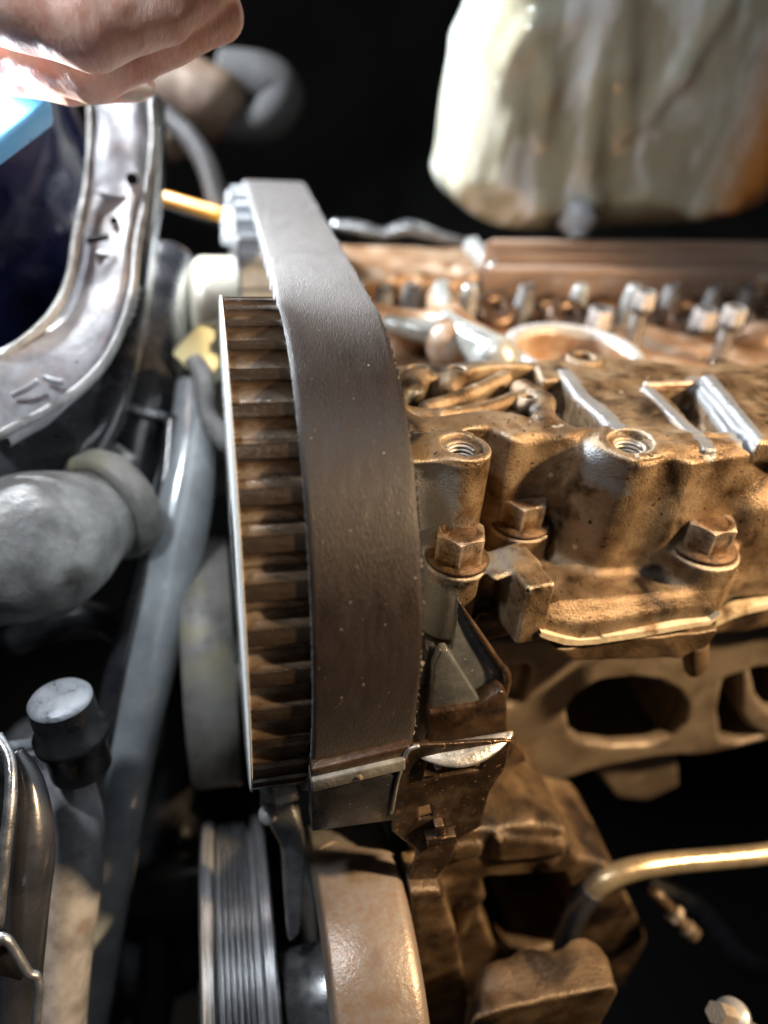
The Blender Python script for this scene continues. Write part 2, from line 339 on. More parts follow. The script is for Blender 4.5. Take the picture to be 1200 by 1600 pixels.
def prism(poly, lo, hi, ax=2, rd=.08):
    """polygon extruded along an axis; poly gives the other two coordinates in order"""
    P = np.array(poly, float); o = [i for i in range(3) if i != ax]
    def f(x, y, z):
        q = [x, y, z]; u, v, t = q[o[0]], q[o[1]], q[ax]; u, v = np.broadcast_arrays(u, v)
        d = np.full(u.shape, 1e9); sg = np.ones(u.shape)
        for i in range(len(P)):
            a, b = P[i], P[i-1]; ex, ey = b-a; wx, wy = u-a[0], v-a[1]; tt = np.clip((wx*ex+wy*ey)/(ex*ex+ey*ey+1e-9), 0, 1)
            d = np.minimum(d, (wx-ex*tt)**2+(wy-ey*tt)**2); c1 = v >= a[1]; c2 = v < b[1]; c3 = ex*wy > ey*wx
            fl = (c1 & c2 & c3) | (~c1 & ~c2 & ~c3); sg = np.where(fl, -sg, sg)
        dd = sg*np.sqrt(d)+rd; qt = abs(t-(lo+hi)/2)-(hi-lo)/2+rd
        return np.minimum(np.maximum(dd, qt), 0)+np.sqrt(np.maximum(dd, 0)**2+np.maximum(qt, 0)**2)-rd
    bl = np.zeros(3); bh = np.zeros(3); bl[o] = P.min(0); bh[o] = P.max(0); bl[ax] = lo; bh[ax] = hi
    return f, (bl, bh)
def ell(c, r):
    c = np.array(c, float); r = np.array(r, float)
    def f(x, y, z):
        k0 = np.sqrt(((x-c[0])/r[0])**2+((y-c[1])/r[1])**2+((z-c[2])/r[2])**2); k1 = np.sqrt(((x-c[0])/r[0]**2)**2+((y-c[1])/r[1]**2)**2+((z-c[2])/r[2]**2)**2)
        return k0*(k0-1)/(k1+1e-6)
    return f, (c-r, c+r)
def zp(pts, z): return [tuple(PZ(x, y, z)[:2]) for x, y in pts]
def yp(pts, v): return [tuple(PY(x, y, v)[[0, 2]]) for x, y in pts]

# ================================================================== surroundings
# engine bay: firewall, floor, inner wing
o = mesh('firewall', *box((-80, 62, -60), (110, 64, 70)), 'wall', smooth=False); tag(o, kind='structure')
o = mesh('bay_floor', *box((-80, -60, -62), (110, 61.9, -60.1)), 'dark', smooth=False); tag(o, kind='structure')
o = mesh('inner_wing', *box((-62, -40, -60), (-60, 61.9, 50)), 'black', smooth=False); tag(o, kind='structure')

# ================================================================== timing belt and sprockets
RS, RB, BW, TX = 6.655, 6.85, 2.29, -1.28
NT = 44; Y2 = 13.3
def loop_path(r, n1=80, n2=50, a0=-88):
    P = []
    for a in np.linspace(radians(a0), radians(90), n1): P.append((-r*cos(a), r*sin(a)))
    for y in np.linspace(.3, Y2-.3, n2): P.append((y, r))
    for a in np.linspace(radians(90), radians(-80), n1): P.append((Y2+r*cos(a), r*sin(a)))
    return np.array(P)
belt = thing('timing_belt', 'wide black rubber toothed belt running over the sprocket teeth', 'timing belt', (1.1, 0, RB))
def band(r, thick, x0, x1):
    Po = loop_path(r); Pi = loop_path(r-thick)
    # tail: both ends run down towards the crankshaft
    Po = np.vstack([[Po[0]+np.array([3.2, -9.5])], Po, [Po[-1]+np.array([-8., -9])]]); Pi = np.vstack([[Pi[0]+np.array([3.2, -9.5])], Pi, [Pi[-1]+np.array([-8., -9])]])
    s = np.concatenate([[0], np.cumsum(np.linalg.norm(np.diff(Po, axis=0), axis=1))])
    return Po, Pi, s
Po, Pi, arc = band(RB, .17, 0, BW)
NX = 12; V = []; UV = []; Fc = []
xs = np.concatenate([[0, .04], np.linspace(.12, BW-.12, NX-4), [BW-.04, BW]])
dz = np.array([-.045, -.008]+[0]*(NX-4)+[-.008, -.045])
nrm = Po-Pi; nrm /= np.linalg.norm(nrm, axis=1)[:, None]
for i, (p, n_) in enumerate(zip(Po, nrm)):
    wob = .012*sin(arc[i]*1.7)+.008*sin(arc[i]*4.1+1)
    for x, d in zip(xs, dz):
        V.append((x+wob*(x/BW), p[0]+n_[0]*d, p[1]+n_[1]*d)); UV.append((x, arc[i]))
for i in range(len(Po)-1):
    for k in range(NX-1): Fc.append((i*NX+k, i*NX+k+1, (i+1)*NX+k+1, (i+1)*NX+k))
mesh('belt_back', V, Fc, 'rubber', belt, uv=UV)
def edge_strip(xa, depth_in, jag, seed):
    V = []; Fc = []; rng = np.random.RandomState(seed); m = 1500
    si = np.linspace(arc[0], arc[-1], m)
    for s_ in si:
        py = np.array([np.interp(s_, arc, Po[:, 0]), np.interp(s_, arc, Po[:, 1])]); n_ = np.array([np.interp(s_, arc, nrm[:, 0]), np.interp(s_, arc, nrm[:, 1])])
        for q, dx in ((-.045, 0), (-.045-(depth_in-.045)*.5, 1), (-depth_in, 0)):
            j = rng.randn()*jag*(1.6 if dx else 1)
            V.append((xa+j, py[0]+n_[0]*(q+rng.randn()*jag*.3), py[1]+n_[1]*(q+rng.randn()*jag*.3)))
    for i in range(m-1):
        for k in range(2): Fc.append((i*3+k, i*3+k+1, (i+1)*3+k+1, (i+1)*3+k))
    return np.array(V), Fc
mesh('cut_edge', *edge_strip(0, .18, .004, 1), 'belt_edge_l', belt)
mesh('cut_edge', *edge_strip(BW+.01, .3, .022, 2), 'belt_edge', belt)['label'] = 'frayed right edge of the belt with loose cords'
# belt teeth on the straight span between the sprockets
bt = None
def belt_tooth(px):
    V = []; n = 8; h = .30
    prof = [(-.30, 0)]+[(-.26*cos(t)*1.0 if 0 else -.24*cos(t), -h*sin(t)**.6) for t in np.linspace(.25, pi-.25, n)]+[(.30, 0)]
    V = [(x, a, b) for x in (.0, BW) for a, b in prof]; m = len(prof)
    Fc = [(i, i+1, m+i+1, m+i) for i in range(m-1)]+[tuple(range(m))[::-1], tuple(range(m, 2*m))]
    return np.array(V), Fc
for i in range(13):
    yy = .55+i*.945; loc = np.array([0, yy, RB-.17])
    if bt is None: bt = mesh('belt_tooth', belt_tooth(0)[0]+loc, belt_tooth(0)[1], 'fabric', belt, loc=loc); autosmooth(bt, 50)
    else: c = bt.copy(); COL.objects.link(c); c.location = Vector(loc-wloc(belt))*S

# sprocket: one tooth-and-gap slice repeated
def slice_mesh(x0, x1, r, nt):
    p = 2*pi/nt; V = []; Fc = []
    depth = .42
    # angle offset (fraction of the pitch), radius: half gap - flank - tip - flank - half gap
    prof = []
    us = np.sin(np.linspace(0, pi/2, 9))
    for u_ in us: prof.append((-.5+u_*.31, r-.025-(depth-.025)*sqrt(max(0, 1-u_*u_))))
    prof += [(-.175, r-.006), (-.15, r), (.15, r), (.175, r-.006)]
    for u_ in us[::-1]: prof.append((.5-u_*.31, r-.025-(depth-.025)*sqrt(max(0, 1-u_*u_))))
    m = len(prof)
    for x in (x0, x1):
        for a, rr in prof: V.append((x, -rr*cos(a*p), rr*sin(a*p)))
    for i in range(m-1): Fc.append((i, i+1, m+i+1, m+i))
    for x in (x1,):
        V.append((x, -(r-.8)*cos(-.5*p), (r-.8)*sin(-.5*p))); V.append((x, -(r-.8)*cos(.5*p), (r-.8)*sin(.5*p)))
    k = 2*m
    Fc.append(tuple(range(m, 2*m))+(k+1, k))
    return np.array(V), Fc
def sprocket(cy, cz, x0, x1, label, phase, tooth_mat, fl=True):
    t = thing('cam_sprocket', label, 'sprocket', (x0, cy, cz), None)
    V, Fc = slice_mesh(x0, x1, RS, NT); first = None
    loc = np.array([x0, cy, cz])
    for i in range(NT):
        if first is None:
            first = mesh('tooth', V+np.array([0, cy, cz]), Fc, tooth_mat, t, loc=loc); autosmooth(first, 28); c = first
        else: c = first.copy(); COL.objects.link(c)
        c.rotation_euler = (-(radians(phase)+2*pi*i/NT), 0, 0)
    return t
sp1 = sprocket(0, 0, TX, BW-.1, 'near cam sprocket whose oily brown teeth show left of the belt', 38.6-2.6, 'tooth')
V, Fc = lathe([(TX-.05, 1.2), (TX-.05, RS-1.2), (TX-.045, RS-.1), (TX-.04, RS+.02), (TX-.025, RS+.04), (TX-.003, RS+.03), (TX-.002, 1.2)], (0, 0, 0), (1, 0, 0), 220)
mesh('front_flange', V, Fc, 'flange', sp1)
V, Fc = lathe([(TX+.1, 1.0), (TX+.1, RS-.7), (BW-.2, RS-.7), (BW-.2, 1.0)], (0, 0, 0), (1, 0, 0), 96, closed=True); mesh('web', V, Fc, 'steel', sp1)
V, Fc = lathe([(TX-.13, 0), (TX-.13, 1.1), (TX-.12, 1.25), (TX-.1, 1.3)], (0, 0, 0), (1, 0, 0), 48); mesh('hub', V, Fc, 'steel', sp1)

sp2 = sprocket(Y2, 0, -.5, BW-.1, 'far cam sprocket with pale teeth and a cream drum in front', 36, 'connector')
V, Fc = lathe([(-2.25, 0), (-2.25, 4.3), (-2.15, 4.75), (-1.95, 4.95), (-1.8, 5.0), (-.55, 5.0), (-.51, 4.98), (-.51, 1)], (0, 13.0, -1.0), (1, 0, 0), 128)
mesh('phaser_drum', V, Fc, 'cream', sp2); 
V, Fc = lathe([(-.5, 1.0), (-.5, RS-.7), (BW-.2, RS-.7), (BW-.2, 1.0)], (0, Y2, 0), (1, 0, 0), 96, closed=True); mesh('web', V, Fc, 'steel', sp2)

# ================================================================== cylinder head casting (near part)
head = thing('cylinder_head', 'large dirty cast aluminium cylinder head with threaded bosses and deck ribs', 'cylinder head', (9, 0, -.5))
v = Vol((2.45, -5.6, -.55), (17.5, 3.6, 5.3), .05)
ZD = 4.25
deck = zp([(600, 672), (655, 668), (700, 668), (765, 668), (800, 683), (835, 690), (880, 684), (915, 672), (955, 668), (1040, 712), (1090, 722), (1215, 700), (1400, 700), (1400, 560), (1210, 566), (1100, 572), (960, 556), (905, 548), (860, 560), (790, 566), (700, 566), (600, 570)], ZD)
v.add(prism(deck, -.5, ZD, 2, .14), 0)
# flange and ledge
v.add(prism([(5.9, -4.45), (6.3, -4.75), (7.2, -4.9), (10.0, -4.7), (10.9, -4.75), (11.5, -4.2), (12.4, -3.7), (17.4, -3.7), (17.4, -1), (5, -1), (5, -3.6)], -.35, .45, 2, .15), .2)
v.add(rbox((8.4, -3.4, .35), (2.6, 1.25, .35), .2, 0, -.10), .4)
v.add(rbox((14.8, -2.9, 1.4), (3.2, .9, 1.7), .5), .6)
# shallow waves of the cast deck
for i in range(26):
    x = 3+14*RNG.rand(); y = -3+5*RNG.rand(); v.add(ell((x, y, ZD-.02), (.5+RNG.rand()*.8, .3+RNG.rand()*.5, .05+.05*RNG.rand())), .12)
for i in range(9):
    x = 10+7*RNG.rand(); z = 1+2.6*RNG.rand(); v.add(ell((x, -3.4+.6*RNG.rand(), z), (.8+RNG.rand()*.5, .22, .7+.4*RNG.rand())), .6)
# bosses with threaded holes
H1 = PZ(722, 697, ZD+.05); H2 = PZ(985, 692, ZD+.05)
v.add(cyl((H1[0], H1[1], .3), H1, .72, .08), .3); v.add(cyl((H2[0]+.05, H2[1]+.1, -.2), H2, .78, .1), .4)
v.add(rbox((H1[0]-1.15, H1[1]+.25, 2.2), (.75, .6, 1.95), .4), .5)
v.add(rbox((H2[0]-.35, H2[1]+.55, 2.0), (.9, .6, 2.1), .4, .2), .5)
# scalloped recess between the bosses
v.sub(cyl((6.35, -3.2, .75), (6.2, -3.0, 4.9), 1.0, .3), .35)
v.sub(cyl((10.3, -4.9, 1.15), (10.2, -4.6, 5.2), 1.0, .2), .5)
# bolt bosses
B1 = PZ(714, 868, 1.62); B2 = PZ(812, 813, 1.62); B3 = PZ(1098, 850, 1.62)
for B, r, zb in ((B1, .84, -1), (B2, .86, -1), (B3, 1.0, -1)):
    v.add(cyl((B[0], B[1], zb), (B[0], B[1], 1.55), r, .08), .28)
v.add(rbox((B3[0]+.5, B3[1]+1.1, .6), (1.1, 1.1, .9), .35), .4)
# bracket lug right of the first bolt with a pocket
LG = PY(826, 952, -4.6)
v.add(rbox((LG[0], LG[1]+.55, LG[2]-.02), (.40, .80, .92), .10, .12, -.04), .05)
v.add(rbox((LG[0]-.35, LG[1]+1.0, LG[2]+.55), (.75, .5, .30), .12, .3), .15)
v.sub(rbox((LG[0]-.78, LG[1]+.2, LG[2]-.05), (.40, .9, .75), .12, .1), .08)
# holes
for H, r in ((H1, .33), (H2, .36)):
    v.sub(cyl((H[0], H[1], ZD-1.8), (H[0], H[1], ZD+1), r, .02), .02); v.sub(cyl((H[0], H[1], ZD-.02), (H[0], H[1], ZD+.6), r+.17, .02, r+.22), .03)
# deck relief, left: ports and ridges
def dcap(pts, z, r, k=.12, sub=False):
    for a, b in zip(pts[:-1], pts[1:]):
        A = PZ(a[0], a[1], ZD); B = PZ(b[0], b[1], ZD); A[2] = B[2] = z
        (v.sub if sub else v.add)(cap(A, B, r), k)
v.sub(prism(zp([(640, 590), (700, 588), (765, 574), (835, 571), (850, 600), (852, 625), (830, 650), (760, 642), (665, 655), (636, 640)], ZD), ZD-1.15, ZD+.5, 2, .2), .15)
v.sub(prism(zp([(850, 594), (884, 590), (935, 636), (950, 668), (900, 668), (858, 640)], ZD), ZD-1.2, ZD+.5, 2, .15), .12)
v.sub(prism(zp([(1022, 606), (1085, 604), (1135, 672), (1108, 684)], ZD), ZD-.7, ZD+.5, 2, .12), .1)
dcap([(668, 626), (720, 612), (790, 580)], ZD-.24, .24)
dcap([(636, 636), (690, 640), (745, 632), (800, 616), (826, 606)], ZD-.22, .22)
dcap([(704, 596), (715, 580)], ZD-.2, .34); dcap([(645, 600), (655, 578)], ZD-.2, .38)
dcap([(818, 600), (850, 622), (850, 655)], ZD-.22, .34)
dcap([(826, 622), (828, 626)], ZD-.25, .34)
for (x, y, r) in ((652, 577, .26), (714, 578, .24), (826, 622, .16), (740, 622, .13), (914, 563, .30), (676, 600, .15)):
    A = PZ(x, y, ZD); v.sub(cyl((A[0], A[1], ZD-1.5), (A[0], A[1], ZD+1), r, .02), .06)
A = PZ(912, 562, ZD); v.add(cyl((A[0], A[1], ZD-.6), (A[0], A[1], ZD+.12), .55, .08), .15); v.sub(cyl((A[0], A[1], ZD-1), (A[0], A[1], ZD+1), .30, .02), .06)
RIBS = []
def ribm(pts, wd, z0, z1, r, off=0.):
    for a, b in zip(pts[:-1], pts[1:]):
        a = PZ(*a, z1); b = PZ(*b, z1); c = (a+b)/2; d = b-a
        v.add(rbox((c[0], c[1], (z0+z1)/2), (np.hypot(d[0], d[1])/2+r, wd/2, (z1-z0)/2), r, atan2(d[1], d[0])), .08); RIBS.append((a, b, wd/2+off))
ribm([(1012, 604), (1110, 700)], .36, ZD-.6, ZD+.16, .07)
ribm([(884, 578), (912, 618), (950, 650), (962, 668)], .46, ZD-1.0, ZD+.07, .12)
v.add(prism(zp([(1096, 584), (1330, 576), (1400, 700), (1186, 690)], ZD+.35), ZD-.3, ZD+.36, 2, .14), .12)
RIBS.append((PZ(1094, 584, ZD+.3), PZ(1168, 680, ZD+.3), .34))
V, Fc = v.mesh(.028, 1.4)
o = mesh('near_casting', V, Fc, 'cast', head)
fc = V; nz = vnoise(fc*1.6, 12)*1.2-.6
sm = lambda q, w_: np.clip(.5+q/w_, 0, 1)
lit_worn = np.maximum.reduce([sm(H1[0]-.15+nz-fc[:, 0], 1.2)*sm(fc[:, 2]-1.0, .6)*sm(ZD-.0-fc[:, 2], .2),
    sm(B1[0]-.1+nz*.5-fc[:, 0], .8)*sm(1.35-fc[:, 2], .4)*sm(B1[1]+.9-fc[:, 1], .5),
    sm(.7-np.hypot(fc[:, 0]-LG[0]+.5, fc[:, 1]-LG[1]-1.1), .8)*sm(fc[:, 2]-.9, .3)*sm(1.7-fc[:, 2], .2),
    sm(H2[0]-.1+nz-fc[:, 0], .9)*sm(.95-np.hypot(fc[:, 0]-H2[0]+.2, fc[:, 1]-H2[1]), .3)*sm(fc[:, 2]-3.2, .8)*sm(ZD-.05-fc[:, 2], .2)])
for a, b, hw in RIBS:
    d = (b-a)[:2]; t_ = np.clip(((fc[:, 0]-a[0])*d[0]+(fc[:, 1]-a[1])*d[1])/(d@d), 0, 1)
    ds = np.hypot(fc[:, 0]-a[0]-t_*d[0], fc[:, 1]-a[1]-t_*d[1]); lit_worn = np.maximum(lit_worn, sm(hw-ds+.02, .16)*sm(fc[:, 2]-ZD+.25, .2)*.93)
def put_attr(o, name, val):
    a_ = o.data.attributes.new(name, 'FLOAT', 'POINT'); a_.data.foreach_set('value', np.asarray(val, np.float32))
put_attr(o, 'lit_worn', lit_worn); casting = o  # cool light on boss sides and ribs painted in grey, with some bare wear
# thread turns inside the holes
for H, r in ((H1, .33), (H2, .36)):
    ms = []
    pts = [(H[0]+(r-.01)*cos(t), H[1]+(r-.01)*sin(t), ZD-.1-.11*t/(2*pi)) for t in np.linspace(0, 2*pi*9, 220)]
    mesh('thread', *tube(pts, .035, 6, 220), 'cast_far', casting)
# raised bare ribs
def rib(p0, p1, wd, z0, z1, mt='bare', r=.09, name='rib', bend=None):
    q = Vol(np.minimum(p0, p1)[:3]-np.array([1, 1, 2]), np.maximum(p0, p1)[:3]+np.array([1, 1, 2]), .045)
    pts = [np.array(p0), np.array(p1)] if bend is None else [np.array(p0), np.array(bend), np.array(p1)]
    for a, b in zip(pts[:-1], pts[1:]):
        c = (a+b)/2; d = b-a
        q.add(rbox((c[0], c[1], (z0+z1)/2), (np.hypot(d[0], d[1])/2+r, wd/2, (z1-z0)/2), r, atan2(d[1], d[0])), .06)
    V, Fc = q.mesh(.06, 2.); return mesh(name, V, Fc, mt, head)
rib(PZ(1012, 596, ZD+.15), PZ(1085, 594, ZD+.15), .22, ZD-.2, ZD+.12, 'cast_far')

# head gasket and flange below
g = []
for (x, y) in [(845, 990), (860, 995), (885, 1001), (905, 1003), (938, 1001), (942, 998), (1000, 990), (1060, 980), (1110, 972), (1124, 962)]: g.append(PY(x, y, -4.95))
def strip(pts, dz0, back, zfrom=0):
    P = np.array(pts); n = len(P); V = np.vstack([P, P+[0, 0, dz0], P+[0, back, dz0], P+[0, back, 0]])
    Fc = [(i, i+1, n+i+1, n+i) for i in range(n-1)]+[(n+i, n+i+1, 2*n+i+1, 2*n+i) for i in range(n-1)]+[(i+3*n, i+1+3*n, i+1, i) for i in range(n-1)]
    return V, [f[::-1] for f in Fc]
gk = thing('head_gasket', 'cream layered gasket squeezed out under the casting flange', 'gasket', (8, -4, -.5))
P = np.array(g); m = len(P); jag = np.array([0, .02, .05, .03, .02, .06, .05, .02, 0, .03])
top = P+np.array([0, 0, .06]); bot = P-np.c_[jag*0, jag*0, .10+jag]
V = np.vstack([top, bot, top+[0, 1.5, 0], bot+[0, 1.5, 0]])
Fc = [(i, m+i, m+i+1, i+1) for i in range(m-1)]+[(i, i+1, 2*m+i+1, 2*m+i) for i in range(m-1)]+[(m+i, 3*m+i, 3*m+i+1, m+i+1) for i in range(m-1)]
mesh('gasket_tongue', V, Fc, 'gasket', gk, smooth=False)
P2 = np.array([PY(x, y, -4.0) for x, y in [(1120, 972), (1150, 958), (1180, 949), (1230, 938)]]); m = len(P2)
V = np.vstack([P2, P2-[0, 0, .2], P2+[0, 1, 0], P2+[0, 1, -.2]])
Fc = [(i, m+i, m+i+1, i+1) for i in range(m-1)]+[(i, i+1, 2*m+i+1, 2*m+i) for i in range(m-1)]
mesh('gasket_tongue', V, Fc, 'gasket', gk, smooth=False)

# ================================================================== engine block below
blk = thing('engine_block', 'brown crusted engine block with an oval port below the head flange', 'engine block', (9, 0, -14))
YF = -2.6
v = Vol((2.2, -5.6, -13.5), (19, 4., -.45), .085)
fl = [tuple(PY(x, y, -4.85)[[0, 2]]) for x, y in [(842, 992), (905, 1008), (945, 1004), (1122, 968), (1124, 990), (1105, 1012), (1060, 1032), (900, 1036), (862, 1014)]]
v.add(prism(fl, -4.85, -1.5, 1, .12), 0)
v.add(rbox((4.2, -2.2, -1.0), (1.9, 1.2, .5), .2), .1)
v.add(cyl(PY(1085, 1000, -4.2), PY(1085, 1045, -4.2), .35, .1), .2)
v.add(rbox((15.5, -2.4, -1.3), (3.6, 1.2, .75), .2), .1)
V, Fc = v.mesh(.12, 1.1); mesh('block_casting', V, Fc, 'cast_low', blk)
v = Vol((2.2, -3.6, -14.5), (23, 6., -.9), .1)
face = yp([(740, 1000), (1230, 980), (1300, 1130), (1110, 1180), (1020, 1184), (930, 1203), (878, 1220), (866, 1262), (835, 1290), (765, 1300), (690, 1300)], YF)
v.add(prism(face, YF, 2.5, 1, .15), .1)
PO = [(885, 1112), (900, 1085), (935, 1066), (985, 1058), (1030, 1064), (1062, 1082), (1075, 1105), (1070, 1132), (1050, 1152), (1015, 1164), (960, 1168), (915, 1162), (890, 1144)]
v.sub(prism(yp(PO, YF), YF-1, YF+8, 1, .6), .12)
pc = PY(980, 1120, YF); v.sub(rbox((pc[0], YF+4.6, pc[2]-2), (2.6, 4.0, 4.5), .4), .3)
v.sub(prism(yp([(1132, 1060), (1158, 1052), (1156, 1115), (1172, 1138), (1200, 1150), (1160, 1162), (1128, 1160), (1122, 1110)], YF), YF-1, YF+4, 1, .2), .15)
v.sub(prism(yp([(1172, 1045), (1240, 1040), (1240, 1110), (1205, 1115), (1182, 1090)], YF), YF-1, YF+4, 1, .3), .15)
q_ = PY(848, 1240, YF); v.sub(cyl(q_-[0, 1, 0], q_+[0, 3, 0], .26, .02), .05); v.add(cyl(q_-[0, .12, 0], q_, .42, .04), .1); v.sub(cyl(q_-[0, 1, 0], q_+[0, 3, 0], .24, .02), .05)
q_ = PY(800, 1075, YF); v.sub(rbox(q_, (.5, .5, .9), .3), .3)
v.add(prism(yp([(925, 1200), (1060, 1180), (1060, 1225), (1010, 1250), (960, 1246)], -1.4), -1.5, 3, 1, .2), .2)
V, Fc = v.mesh(.05, .7); mesh('port_face', V, Fc, 'face_low', blk)
# front edge rail of the block and lower ledge
v = Vol((1.6, -9.5, -19), (13, 2, -4.5), .1)
YL = -6.2
v.add(prism(yp([(640, 1300), (770, 1298), (835, 1288), (885, 1300), (905, 1345), (960, 1352), (1000, 1440), (1090, 1660), (640, 1660)], YL), YL, YL+3.2, 1, .15), .1)
v.sub(prism(yp([(756, 1372), (880, 1364), (892, 1400), (885, 1478), (800, 1496), (775, 1480), (752, 1430)], YL), YL-1, YL+4, 1, .2), .12)
v.sub(prism(yp([(905, 1300), (1100, 1300), (1100, 1400), (1000, 1432), (965, 1366)], YL), YL-1, YL+5, 1, .2), .1)
v.add(rbox(PY(725, 1322, YL), (.5, .25, .35), .15), .2); v.add(rbox(PY(722, 1430, YL), (.2, .25, 1.0), .1), .15)
v.add(prism(yp([(770, 1300), (880, 1308), (882, 1330), (772, 1340)], YL), YL-.2, YL+1, 1, .1), .1)
for (x, y, r) in ((742, 1400, .25), (700, 1480, .3), (745, 1540, .3), (690, 1380, .25), (860, 1345, .2), (920, 1400, .3), (960, 1520, .4)): v.add(ell(PY(x, y, YL), (r, .18, r*1.2)), .3)
a = [(640, 1392), (690, 1390), (712, 1450), (742, 1620), (650, 1620)]
v.add(prism(yp(a, -7.3), -7.35, -6.1, 1, .12), 0)
pl = [tuple(PZ(x, y, -9.6)[:2]) for x, y in [(752, 1502), (900, 1474), (945, 1495), (1030, 1660), (730, 1660)]]
v.add(prism(pl, -13, -9.6, 2, .3), .1)
for i in range(24):
    x = 5+3*RNG.rand(); y = -10+1.6*RNG.rand(); v.add(ell((x, y, -9.65), (.3+.5*RNG.rand(), .3+.4*RNG.rand(), .08+.1*RNG.rand())), .2)
V, Fc = v.mesh(.05, 1.2); mesh('lower_casting', V, Fc, 'cast_low', blk)

# dowel + small studs

t = thing('coolant_tube', 'bent brass coloured metal tube crossing the dark gap', 'pipe', PD(1100, 1340, 24))
mesh('tube_body', *tube([PD(1300, 1318, 25), PD(1180, 1336, 24.5), PD(1060, 1347, 24), PD(990, 1358, 23.7), PD(945, 1375, 23.6), PD(918, 1398, 23.8)], [.33, .33, .34, .36, .37, .36], 20, 80), 'brass', t)
mesh('tube_sleeve', *tube([PD(926, 1390, 23.7), PD(900, 1425, 24), PD(884, 1465, 24.6), PD(872, 1520, 26)], [.40, .40, .38, .36], 20, 40), 'hose_dark', t)
t = thing('bleed_fitting', 'small brown pipe fitting with a hex collar in the dark gap', 'fitting', PD(1060, 1430, 26))
mesh('stem', *tube([PD(1020, 1390, 26), PD(1075, 1452, 26)], .22, 16, 6), 'cast_low', t)
mesh('collar', *tube([PD(1050, 1424, 26), PD(1058, 1432, 26)], .34, 6, 4), 'bolt', t, smooth=False)
mesh('nozzle', *tube([PD(1072, 1448, 26), PD(1085, 1462, 26)], .3, 12, 4), 'cast_low', t)
t = thing('clamp_bolt', 'zinc bolt head at the lower right corner in shadow', 'bolt', PD(1130, 1585, 20))
mesh('hex_head', *tube([PD(1118, 1582, 20), PD(1142, 1590, 20.4)], [.30, .30], 6, 4), 'bolt', t, smooth=False)
mesh('shank', *tube([PD(1142, 1590, 20.4), PD(1200, 1625, 21)], .2, 14, 6), 'zinc', t)
mesh('washer', *tube([PD(1141, 1589, 20.35), PD(1146, 1592, 20.45)], .5, 20, 4), 'zinc', t)

# ================================================================== bolts
def hexbolt_mesh(af, h, r0frac=.96, dish=.03, n=72):
    V = []; Fc = []; r0 = af/2*r0frac
    for i in range(n):
        a = 2*pi*i/n; q = (a % (pi/3))-pi/6; rh = af/2/cos(q)
        zt = h-(rh-r0)*.55; c, s_ = cos(a), sin(a)
        V += [(rh*c, rh*s_, 0), (rh*c, rh*s_, zt), (r0*c, r0*s_, h), (r0*.8*c, r0*.8*s_, h), (r0*.72*c, r0*.72*s_, h-dish)]
    V.append((0, 0, h-dish)); m = 5
    for i in range(n):
        j = (i+1) % n
        for k in range(4): Fc.append((i*m+k, j*m+k, j*m+k+1, i*m+k+1))
        Fc.append((i*m+4, j*m+4, n*m))
    return np.array(V), Fc
def bolt(at_top_of_boss, af, h, rw, rot, label, name='flange_bolt', mt='bolt', group='flange bolts along the head flange', shank=None, hd=None):
    P = np.array(at_top_of_boss); t = thing(name, label, 'bolt', P, group)
    V, Fc = hexbolt_mesh(af, h); c, s_ = cos(rot), sin(rot); V = V@np.array([[c, s_, 0], [-s_, c, 0], [0, 0, 1]])
    o = mesh('hex_head', V+P+[0, 0, .13], Fc, mt, t); autosmooth(o, 22)
    mesh('washer', *lathe([(0, .1), (0, rw), (.05, rw+.015), (.10, rw-.02), (.16, rw-.16), (.17, af*.4)], P, (0, 0, 1), 64), mt, t)
    mesh('shank', *lathe([(-1.2, 0), (-1.2, .3), (.1, .3)], P, (0, 0, 1), 24), mt, t)
    return t
bolt((B1[0], B1[1], 1.56), 1.14, .74, .80, .25, 'rusty hex bolt nearest the belt on the bare grey boss')
bolt((B2[0], B2[1], 1.56), 1.12, .70, .82, .15, 'brown hex bolt tucked in the recess below the first threaded hole')
bolt((B3[0], B3[1], 1.56), 1.16, .74, .88, .10, 'rightmost hex bolt on the wide boss above the cream gasket')

# ================================================================== far part of the head
ZR = 2.6
v = Vol((1.5, 2.2, .2), (30, 19.5, 5.4), .13)
v.add(rbox((15, 9, 1.4), (13.5, 7.5, 1.0), .3), 0)
v.add(prism(zp([(520, 372), (700, 378), (770, 380), (1300, 386), (1300, 432), (1000, 428), (790, 424), (700, 430), (560, 432), (520, 400)], 3.9), 1, 3.7, 2, .3), .3)
# long rails
for (y0, y1, z) in ((378, 386, 4.3), (392, 398, 4.25), (405, 414, 4.2)):
    pass
# scalloped row of seats
for (x, y) in ((600, 470), (640, 465), (733, 460), (820, 462), (905, 458), (988, 460), (1045, 460), (1115, 462), (1190, 466), (1260, 466)):
    A = PZ(x, y, 3.0); v.add(cyl((A[0], A[1]+.6, 1.5), (A[0], A[1]+.6, 4.0), .62, .25), .5)
for (x, y) in ((690, 480), (775, 478), (862, 482), (948, 476), (1080, 484), (1155, 484)):
    A = PZ(x, y, 2.8); v.sub(cyl((A[0], A[1]-.2, 2.1), (A[0], A[1]-.5, 5), .95, .2), .3)
# walls and lobes toward the belt
v.add(cap(PZ(560, 500, 3.2), PZ(700, 520, 3.4), .7, .6), .4); v.add(cap(PZ(700, 520, 3.2), PZ(770, 562, 3.2), .8, .9), .4)
v.add(cap(PZ(690, 470, 3.6), PZ(700, 540, 3.4), .6, .8), .4)
for (x0, y0) in ((560, 400), (590, 398), (620, 396), (650, 400)): v.sub(cap(PZ(x0, y0, 3.9), PZ(x0+50, y0+14, 3.9), .18), .15)
